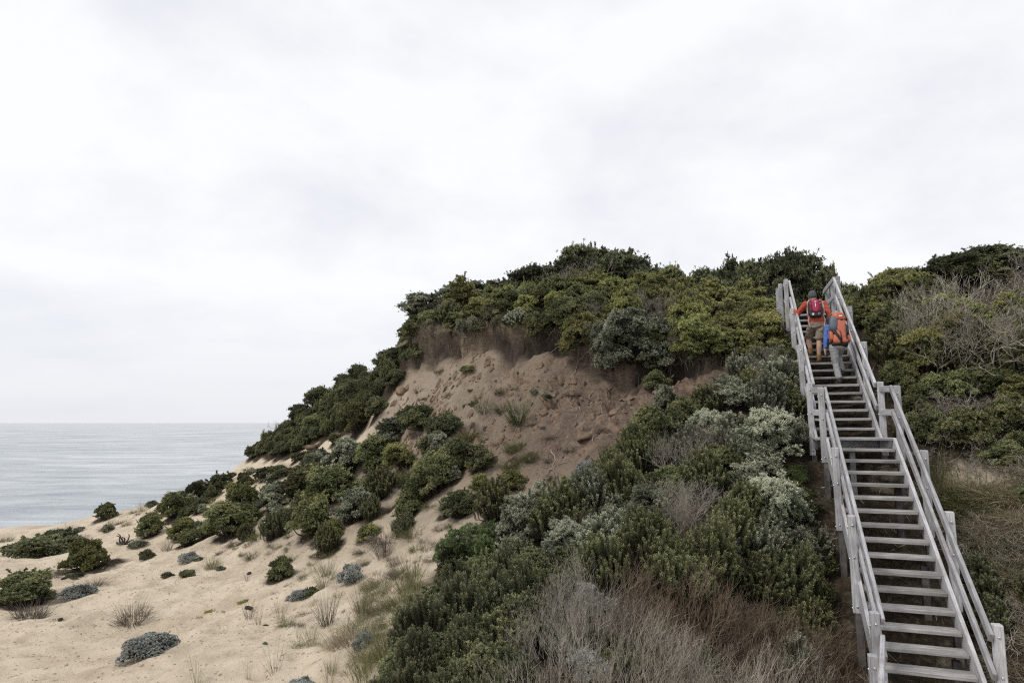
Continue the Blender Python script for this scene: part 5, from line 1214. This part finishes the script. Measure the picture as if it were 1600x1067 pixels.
th_ = np.linspace(0, 2 * np.pi, 13); piece('ring_clip', [polytube([(.045 + .02 * math.cos(t), -.012, 1.06 + .022 * math.sin(t)) for t in th_], [.005] * 13)], STRAP, K)
piece('reflective_mark', [rbox((-.02, -.010, 1.33), (.022, .003, .010), .4, rot=tl), rbox((-.02, -.010, 1.255), (.007, .003, .045), .4, rot=tl)], WHITE, K)
# --- second walker
Bp = person_root(GU * 5, -0.31, Z0 + RU * 6, 'walker in blue top and grey trousers bending forward under a big orange pack')
kl, kr = (-.080, .185, .43), (.02, .44, .63); al_, ar_ = (-.045, .10, .09), (.045, .345, .262)
hipL, hipR = (-.095, .16, .80), (.035, .18, .81)
shL, shR = (-.165, .41, 1.20), (.135, .43, 1.21); elL, wrL = (-.215, .33, .95), (-.245, .30, .735); elR, wrR = (.225, .52, 1.02), (.10, .68, 1.06)
hd = (-.085, .56, 1.365)
body = chain([(-.03, .17, .81, .145, .105, .09), (-.03, .23, .94, .125, .095, .09), (-.03, .34, 1.10, .145, .10, .09), (-.03, .41, 1.19, .14, .08, .06)])
body += chain([shL + (.055,), (-.08, .43, 1.24, .05)]) + chain([shR + (.055,), (.03, .44, 1.24, .05)]) + chain([(-.035, .42, 1.22, .052), (-.075, .52, 1.31, .047)]) + head(hd, (0, 1, 0))
for h_, k_, a_ in ((hipL, kl, al_), (hipR, kr, ar_)):
    m1 = tuple(np.array(h_) * .5 + np.array(k_) * .5); cm = np.array(k_) * .65 + np.array(a_) * .35 + (0, -.018, 0)
    body += chain([h_ + (.085,), m1 + (.060,), k_ + (.040,), tuple(cm) + (.042,), a_ + (.030,)]) + chain([a_ + (.034,), (a_[0], a_[1] + .10, a_[2] - .05, .03)])
for s_, e_, w_ in ((shL, elL, wrL), (shR, elR, wrR)): body += chain([s_ + (.046,), e_ + (.035,), w_ + (.024,)])
body += hand(wrL, (-.02, .12, -1), (1, .1, 0), curl=.62, thumb=-1) + hand(wrR, (-.5, .6, .1), (-.3, -.2, -1), curl=.6, thumb=1)
fuse('body', body, SKIN, Bp, .008, 3); eyes(hd, (0, 1, 0), Bp)
tp = chain([(-.03, .185, .86, .150, .115, .06), (-.03, .24, .95, .142, .112, .09), (-.03, .34, 1.10, .160, .115, .09), (-.03, .41, 1.20, .155, .095, .055)])
tp += chain([shL + (.070,), (-.08, .43, 1.245, .06)]) + chain([shR + (.070,), (.03, .44, 1.245, .06)])
for s_, e_, w_ in ((shL, elL, wrL), (shR, elR, wrR)): tp += chain([s_ + (.066,), e_ + (.052,), tuple(np.array(e_) * .25 + np.array(w_) * .75) + (.042,)])
fuse('top', tp, BLUE, Bp, .009, 3, .034, .05)
tr = chain([(-.03, .175, .86, .155, .118, .04), (-.03, .165, .77, .162, .125, .07)])
for h_, k_, a_ in ((hipL, kl, al_), (hipR, kr, ar_)):
    tr += chain([(h_[0], h_[1], h_[2] - .03, .098), tuple(np.array(h_) * .5 + np.array(k_) * .5) + (.084,), k_ + (.066,), tuple(np.array(k_) * .45 + np.array(a_) * .55 + (0, -.012, 0)) + (.063,), (a_[0], a_[1] - .01, a_[2] + .055, .064, .068, .05)])
fuse('trousers', tr, GREYT, Bp, .009, 3, .022, .07)
fuse('hair', chain([(hd[0], hd[1] - .018, hd[2] + .035, .090, .104, .090), (hd[0], hd[1] - .06, hd[2] - .03, .070, .06, .07)]), HAIR, Bp, .009, 2)
boot('boot', al_, Bp, DKB, .25, .05); boot('boot', ar_, Bp, DKB, 0, .05)
# --- her big pack
K = pack_root(Bp, 'large orange trekking backpack with slate grey side, worn by the second walker')
K.scale = (.96, 1.0, 1.0)
tl = (-.27, 0, 0); cx = .0
piece('pack_body', [rbox((cx + .01, .175, 1.07), (.180, .125, .270), .6, rot=tl, taper=.06)], BLACKF, K)
piece('main_panel', [rbox((cx + .045, .085, 1.13), (.110, .070, .235), .6, rot=tl)], ORNG, K)
piece('lid', [rbox((cx + .02, .21, 1.395), (.140, .120, .100), .75, rot=tl, taper=.22)], ORNG, K)
piece('lid_band', [rbox((cx + .02, .19, 1.325), (.150, .125, .018), .6, rot=tl)], ORNG, K)
piece('side_panel', [rbox((cx - .090, .125, 1.235), (.085, .110, .165), .65, rot=(-.27, .12, 0))], SLATE, K)
piece('black_band', [polytube([(cx - .15, .10, 1.16), (cx - .085, .015, 1.07), (cx - .02, -.02, .97), (cx + .01, -.02, .86)], [.026, .030, .028, .022])], BLACKF, K)
piece('mesh_side', [rbox((cx + .165, .105, 1.10), (.030, .085, .120), .6, rot=tl)], BLACKF, K)
piece('side_pocket', [rbox((cx - .145, .10, .99), (.045, .085, .110), .55, rot=tl)], ORNG, K)
piece('side_pocket', [rbox((cx + .175, .10, .94), (.040, .085, .090), .55, rot=tl)], ORNG, K)
piece('lower_pocket', [rbox((cx - .050, .025, .935), (.072, .050, .110), .6, rot=tl, taper=.2)], ORNG, K)
piece('lower_pocket', [rbox((cx + .100, .030, .940), (.062, .050, .105), .6, rot=tl, taper=.1)], ORNG, K)
piece('pack_base', [rbox((cx + .01, .11, .815), (.165, .105, .050), .6, rot=tl)], BLACKF, K)
for x0, x1 in ((-.075, .03), (.135, .135), (.03, .03)):
    piece('compression_strap', [polytube([(cx + x0 - .02, .10, 1.31), (cx + x0, .055, 1.2), (cx + x1, .0, 1.05), (cx + x1, -.03, .93), (cx + x1, .01, .84)], [.013] * 5)], BLACKF, K)
for s in (-1, 1):
    piece('shoulder_strap', [polytube([(cx + s * .12 - .03, .27, 1.0), (cx + s * .15 - .03, .33, 1.12), (cx + s * .12 - .035, .43, 1.275), (cx + s * .11 - .035, .53, 1.18), (cx + s * .12 - .03, .44, .98)], [.02] * 5)], BLACKF, K)
    piece('side_strap', [polytube([(cx + s * .06 + .02, .02, 1.08), (cx + s * .15, .09, 1.10), (cx + s * .19, .17, 1.13)], [.010] * 3)], BLACKF, K)
piece('hip_belt', [polytube([(-.03 + .175 * math.sin(t), .20 - .155 * math.cos(t), .86) for t in np.linspace(.3, 2 * np.pi - .3, 14)], [.026] * 14)], BLACKF, K)
piece('white_mark', [rbox((cx + .055, .088, 1.405), (.034, .010, .012), .4, rot=(-.35, 0, 0))], WHITE, K)
piece('lid_buckle', [rbox((cx + .07, .075, 1.325), (.022, .010, .014), .5, rot=tl)], BLACKF, K)
piece('white_mark', [rbox((cx + .115, -.018, .93), (.012, .004, .010), .4, rot=tl)], WHITE, K)
# --- the camera in her hand
M_ = tag(empty('camera', Bp.location, -TH), 'black compact camera held in the hand of the second walker', 'camera')
piece('camera_body', [rbox((-.215, .30, .635), (.020, .048, .032), .35)], BLACKF, M_)
piece('lens', [polytube([(-.215, .345, .632), (-.215, .375, .632), (-.215, .39, .632)], [.024, .024, .021], 12)], DKB, M_)
piece('wrist_loop', [polytube([(-.23, .27, .66), (-.245, .285, .70), (-.248, .30, .735), (-.23, .29, .70), (-.22, .275, .665)], [.004] * 5)], BLACKF, M_)

# ------------------------------------------------------------------ roots, stones, driftwood, debris
def on_ground(pts, lift=0.012, tmin=8):
    out = []
    for p in pts:
        P = hit(p[0], p[1], p[2] if len(p) > 2 else lift, tmin=tmin)
        if P is not None: out.append(P + (0, 0, p[2] if len(p) > 2 else lift))
    return np.array(out)
def spline(P, n=6):
    P = np.array(P, float); Q = []
    for i in range(len(P) - 1):
        a, b, c, d = P[max(i - 1, 0)], P[i], P[i + 1], P[min(i + 2, len(P) - 1)]
        for t in np.arange(n) / n: Q.append(.5 * ((2 * b) + (c - a) * t + (2 * a - 5 * b + 4 * c - d) * t * t + (3 * b - a - 3 * c + d) * t ** 3))
    return np.array(Q + [P[-1]])
def root(pts, r, label, mat=ROOT, name='exposed_root'):
    rs = np.random.RandomState(len(label)); P = on_ground(pts)
    if len(P) < 2: print('root miss', label); return
    r *= .72; P = spline(P); P = P + rs.normal(0, .018, P.shape); n = len(P)
    v, q = polytube(P, [r * (1 - .65 * i / (n - 1)) * rs.uniform(.85, 1.15) for i in range(n)], 6)
    return tag(link(name, np_mesh(name, v, q, smooth=True), mat), label, {'fallen_branch': 'branch', 'twisted_dead_tree': 'dead tree', 'bare_branch': 'branch'}.get(name, 'root'))
root([(935, 548), (912, 560), (900, 578), (896, 600), (891, 620), (893, 637), (902, 645)], .026, 'long pale root hanging down the middle of the bare scarp')
root([(990, 560), (968, 585), (954, 606), (930, 622)], .028, 'pale root reaching out from under the great overhanging bush')
root([(736, 511, .06), (718, 517, .1), (704, 526, .1), (702, 540, .08), (701, 553, .05)], .026, 'pale bent root hanging over the left part of the scarp lip')
root([(978, 675), (950, 679), (929, 682), (927, 700)], .024, 'pale root lying level in the lower bare slope')
root([(861, 704), (866, 720), (859, 736), (840, 757)], .026, 'forked pale root at the foot of the bare slope')
root([(859, 736), (872, 728), (890, 722)], .018, 'short side root beside the forked root')
root([(904, 637), (902, 652), (888, 658)], .018, 'short hooked root below the long pale root')
root([(992, 566), (999, 585), (998, 602)], .018, 'thin root in the dark hollow under the overhang')
root([(825, 530), (823, 545), (826, 556)], .018, 'thin dark root in the dark band of the scarp', BARK)
root([(862, 575), (858, 600), (868, 622), (862, 640)], .014, 'thin wavy root left of the long pale root')
root([(940, 630), (938, 655)], .012, 'short thin root on the right of the bare slope')
root([(617, 706, .2), (600, 722, .15), (583, 738, .1), (581, 752, .02)], .030, 'white dead branch lying across the bushes of the slope', TW['pale'], 'fallen_branch')
root([(1420, 470, .5), (1411, 485, .5), (1418, 500, .5), (1405, 515, .3)], .04, 'twisted bare trunk at the left edge of the right bank', TW['pale'], 'twisted_dead_tree')
def stone(name, px, py, wpx, label, mat, seed, sq=(1, .8, .6), cat='rock', sink=.3):
    P = hit(px, py); rs = np.random.RandomState(seed); r = wpx * project(P)[0, 2] / F / 2
    v, q = rbox((0, 0, 0), (1, 1, 1), .75, 16, 10); k = nrm(rs.normal(0, 1, (9, 3))); h = rs.uniform(.62, .95, 9)
    for a_, b_ in zip(k, h):
        d = v @ a_; v = v - np.maximum(d - b_, 0)[:, None] * a_                      # broken faces
    v = (v + rs.normal(0, .025, v.shape)) * np.array(sq) * r
    o = tag(link(name, np_mesh(name, v, q), mat, None, (P[0], P[1], P[2] + r * sq[2] * (1 - 2 * sink))), label, cat); o.rotation_euler = (rs.uniform(-.3, .3), rs.uniform(-.3, .3), rs.uniform(0, 6)); return o
CLOD = plain('hard_sand', (0.165, 0.118, 0.085), 0.95, 0.35, 9, 0.1, 0.5); CLODY = plain('yellow_sandstone', (0.24, 0.17, 0.11), 0.95, 0.3, 9, 0.1, 0.5); DARKS = plain('dark_soil_lump', (0.055, 0.044, 0.036), 0.95, 0.35, 9, 0.1, 0.5)
stone('sand_lump', 912, 688, 30, 'large brown sand lump on the lower right of the bare slope', CLOD, 1)
stone('sand_lump', 489, 704, 24, 'dark brown block lying on the bare sand patch by the seaward slope', CLOD, 2)
stone('sand_lump', 524, 688, 16, 'brown block beside dead twigs on the bare sand patch', DARKS, 3)
stone('sand_lump', 626, 616, 20, 'ochre block broken off the left end of the scarp', CLODY, 4, (1, .8, .8))
stone('sand_lump', 662, 625, 10, 'small ochre block below the yellow bank', CLODY, 5)
stone('soil_lump', 735, 612, 14, 'flat dark flake on the yellow bank', CLOD, 7, (1, .5, .3))
stone('sand_lump', 958, 648, 20, 'brown lump on the right of the bare slope', CLOD, 8)
stone('sand_lump', 850, 650, 18, 'brown lump in the middle of the bare slope', CLOD, 9)
stone('sand_lump', 476, 700, 12, 'small lump left of the dark brown block', CLOD, 10)
stone('pebble_stone', 94, 970, 9, 'small dark stone in the open sand left of the dry tussock', DARKS, 11)
stone('pebble_stone', 389, 897, 8, 'small dark stone in the upper open sand', DARKS, 12)
stone('grey_stone', 388, 951, 14, 'grey stone half buried by thin brown stalks', DARKS, 13, (1, .7, .4))
# driftwood stump on the sand crest
P = hit(193, 850); rs = np.random.RandomState(4); sg = []
for a_ in range(7):
    d = nrm(np.array([rs.normal(0, .7), rs.normal(0, .5), .9])); p = P + rs.normal(0, .06, 3) * (1, 1, 0); r = .035
    for k in range(5): e = p + d * .075; sg.append((p, e, r, r * .8)); p = e; r *= .8; d = nrm(d + rs.normal(0, .5, 3))
v, q = tubes(sg, 6); tag(link('driftwood_stump', np_mesh('driftwood_stump', v - P, q), plain('driftwood', (0.07, 0.055, 0.045), .9, .3, 20), None, tuple(P)), 'dark twisted driftwood stump on the sand crest', 'driftwood')

def scatter(name, n, keep, shape, mat, seed, smin, smax, squash=.6, ex=3.5):
    """many small lumps on the ground in one mesh"""
    rs = np.random.RandomState(seed); X = rs.uniform(-16, 12, n * 6); Y = rs.uniform(7.5, 30, n * 6); m = keep(X, Y); X, Y = X[m][:n], Y[m][:n]; Z = gz(X, Y)
    r = smin + (smax - smin) * rs.rand(len(X)) ** ex
    if shape == 'lump':
        V0 = np.array([(1, 0, 0), (0, 1, 0), (-1, 0, 0), (0, -1, 0), (0, 0, 1), (.6, .6, .5), (-.6, .5, .6)], float); T = [(0, 5, 4), (0, 1, 5), (5, 1, 4), (1, 6, 4), (1, 2, 6), (6, 2, 4), (2, 3, 4), (3, 0, 4)]
    else:
        V0 = np.array([(-3, -.12, 0), (3, -.12, .3), (3, .12, .3), (-3, .12, 0), (0, 0, .35)], float); T = [(0, 1, 4), (1, 2, 4), (2, 3, 4), (3, 0, 4)]
    T = np.array(T); a_ = rs.uniform(0, 6.28, len(X)); c, s = np.cos(a_), np.sin(a_)
    V = V0[None] * (1 + rs.normal(0, .22, (len(X),) + V0.shape)) * r[:, None, None]; V[..., 2] *= squash
    W3 = np.stack([V[..., 0] * c[:, None] - V[..., 1] * s[:, None], V[..., 0] * s[:, None] + V[..., 1] * c[:, None], V[..., 2]], -1)
    gxx = (gz(X + .1, Y) - gz(X - .1, Y)) / .2; gyy = (gz(X, Y + .1) - gz(X, Y - .1)) / .2
    gxx = np.clip(gxx, -.9, .9); gyy = np.clip(gyy, -.9, .9)
    W3[..., 2] += W3[..., 0] * gxx[:, None] + W3[..., 1] * gyy[:, None]
    W3 += np.stack([X, Y, Z - r * .15], -1)[:, None]
    me = np_mesh(name, W3.reshape(-1, 3), None, (np.arange(len(X)) * len(V0))[:, None, None].repeat(len(T), 1).reshape(-1, 1) + np.tile(T, (len(X), 1)))
    return tag(link(name, me, mat), kind='stuff')
def lipd(X, Y): return lip_dist(X, Y)
rsk = np.random.RandomState(1)
def k_scarp(X, Y):
    d, al = lip_dist(X, Y); return (d < -.3) & (d > -4.8) & (al > .06) & (al < .97) & (rsk.rand(len(X)) < np.exp(-((d + 1.5) / 1.7) ** 2) * (.3 + .7 * (np.sin(X * 1.7) * np.sin(Y * 1.9 + X) > -.2)))
scatter('soil_clods', 7500, k_scarp, 'lump', CLOD, 21, .012, .12, .85, 2.2)
scatter('dark_soil_crumbs', 4200, k_scarp, 'lump', DARKS, 22, .010, .08, .7)
def k_sand(X, Y): p = project(np.c_[X, Y, gz(X, Y)]); return in_poly(p[:, 0], p[:, 1], [(-50, 830), (230, 790), (420, 720), (520, 720), (640, 900), (620, 1000), (560, 1100), (-50, 1100)])
def k_all(X, Y): p = project(np.c_[X, Y, gz(X, Y)]); return in_poly(p[:, 0], p[:, 1], [(-50, 830), (420, 720), (640, 640), (880, 660), (760, 800), (640, 900), (620, 1000), (560, 1100), (-50, 1100)])
scatter('dry_litter', 3200, k_all, 'stick', plain('dry_litter', (0.11, 0.085, 0.062), .9, .4, 3), 23, .006, .032, .5)
scatter('sand_grit', 15000, k_sand, 'lump', plain('sand_crumbs', (0.31, 0.245, 0.185), .95, .3, 3, .1), 24, .005, .034, .6)
def k_gully(X, Y): p = project(np.c_[X, Y, gz(X, Y)]); return in_poly(p[:, 0], p[:, 1], [(1230, 480), (1640, 600), (1640, 1150), (1250, 1150), (1240, 700)]) & (Y < 17)
scatter('fallen_twigs', 2600, k_gully, 'stick', TW['grey'], 25, .012, .06, .6)
def k_under(X, Y): p = project(np.c_[X, Y, gz(X, Y)]); return in_poly(p[:, 0], p[:, 1], scrub) & (Y < 16)
scatter('leaf_litter', 5000, k_under, 'stick', plain('leaf_litter', (0.095, 0.072, 0.05), .9, .5, 3), 26, .008, .04, .6)

# fine roots hanging out of the cut turf
rs = np.random.RandomState(31); sg = []
for k in range(620):
    t = rs.rand() * (len(LIP) - 1) * .96 + .02 * (len(LIP) - 1); a_ = int(t); f = t - a_; b0, b1 = LIP[a_], LIP[min(a_ + 1, len(LIP) - 1)]
    nn = nrm(np.array([-(b1 - b0)[1], (b1 - b0)[0]])); p2 = b0 * (1 - f) + b1 * f + nn * rs.uniform(-.30, .05); zt = float(gz(p2[0] + nn[0] * .35, p2[1] + nn[1] * .35))
    p = np.array([p2[0], p2[1], zt - rs.uniform(.0, .22)]); r = rs.uniform(.004, .013) ; L = rs.uniform(.12, .6); d = nrm(np.array([rs.normal(0, .3), rs.normal(0, .3) - .15, -1]))
    for j in range(4):
        e = p + d * L / 4; sg.append((p, e, r, r * .75)); p = e; r *= .75; d = nrm(d + rs.normal(0, .28, 3))
v, q = tubes(sg, 3); tag(link('root_fringe', np_mesh('root_fringe', v, q), twig_mat('root_hairs', (0.045, 0.036, 0.029), (0.30, 0.245, 0.195))), kind='stuff')
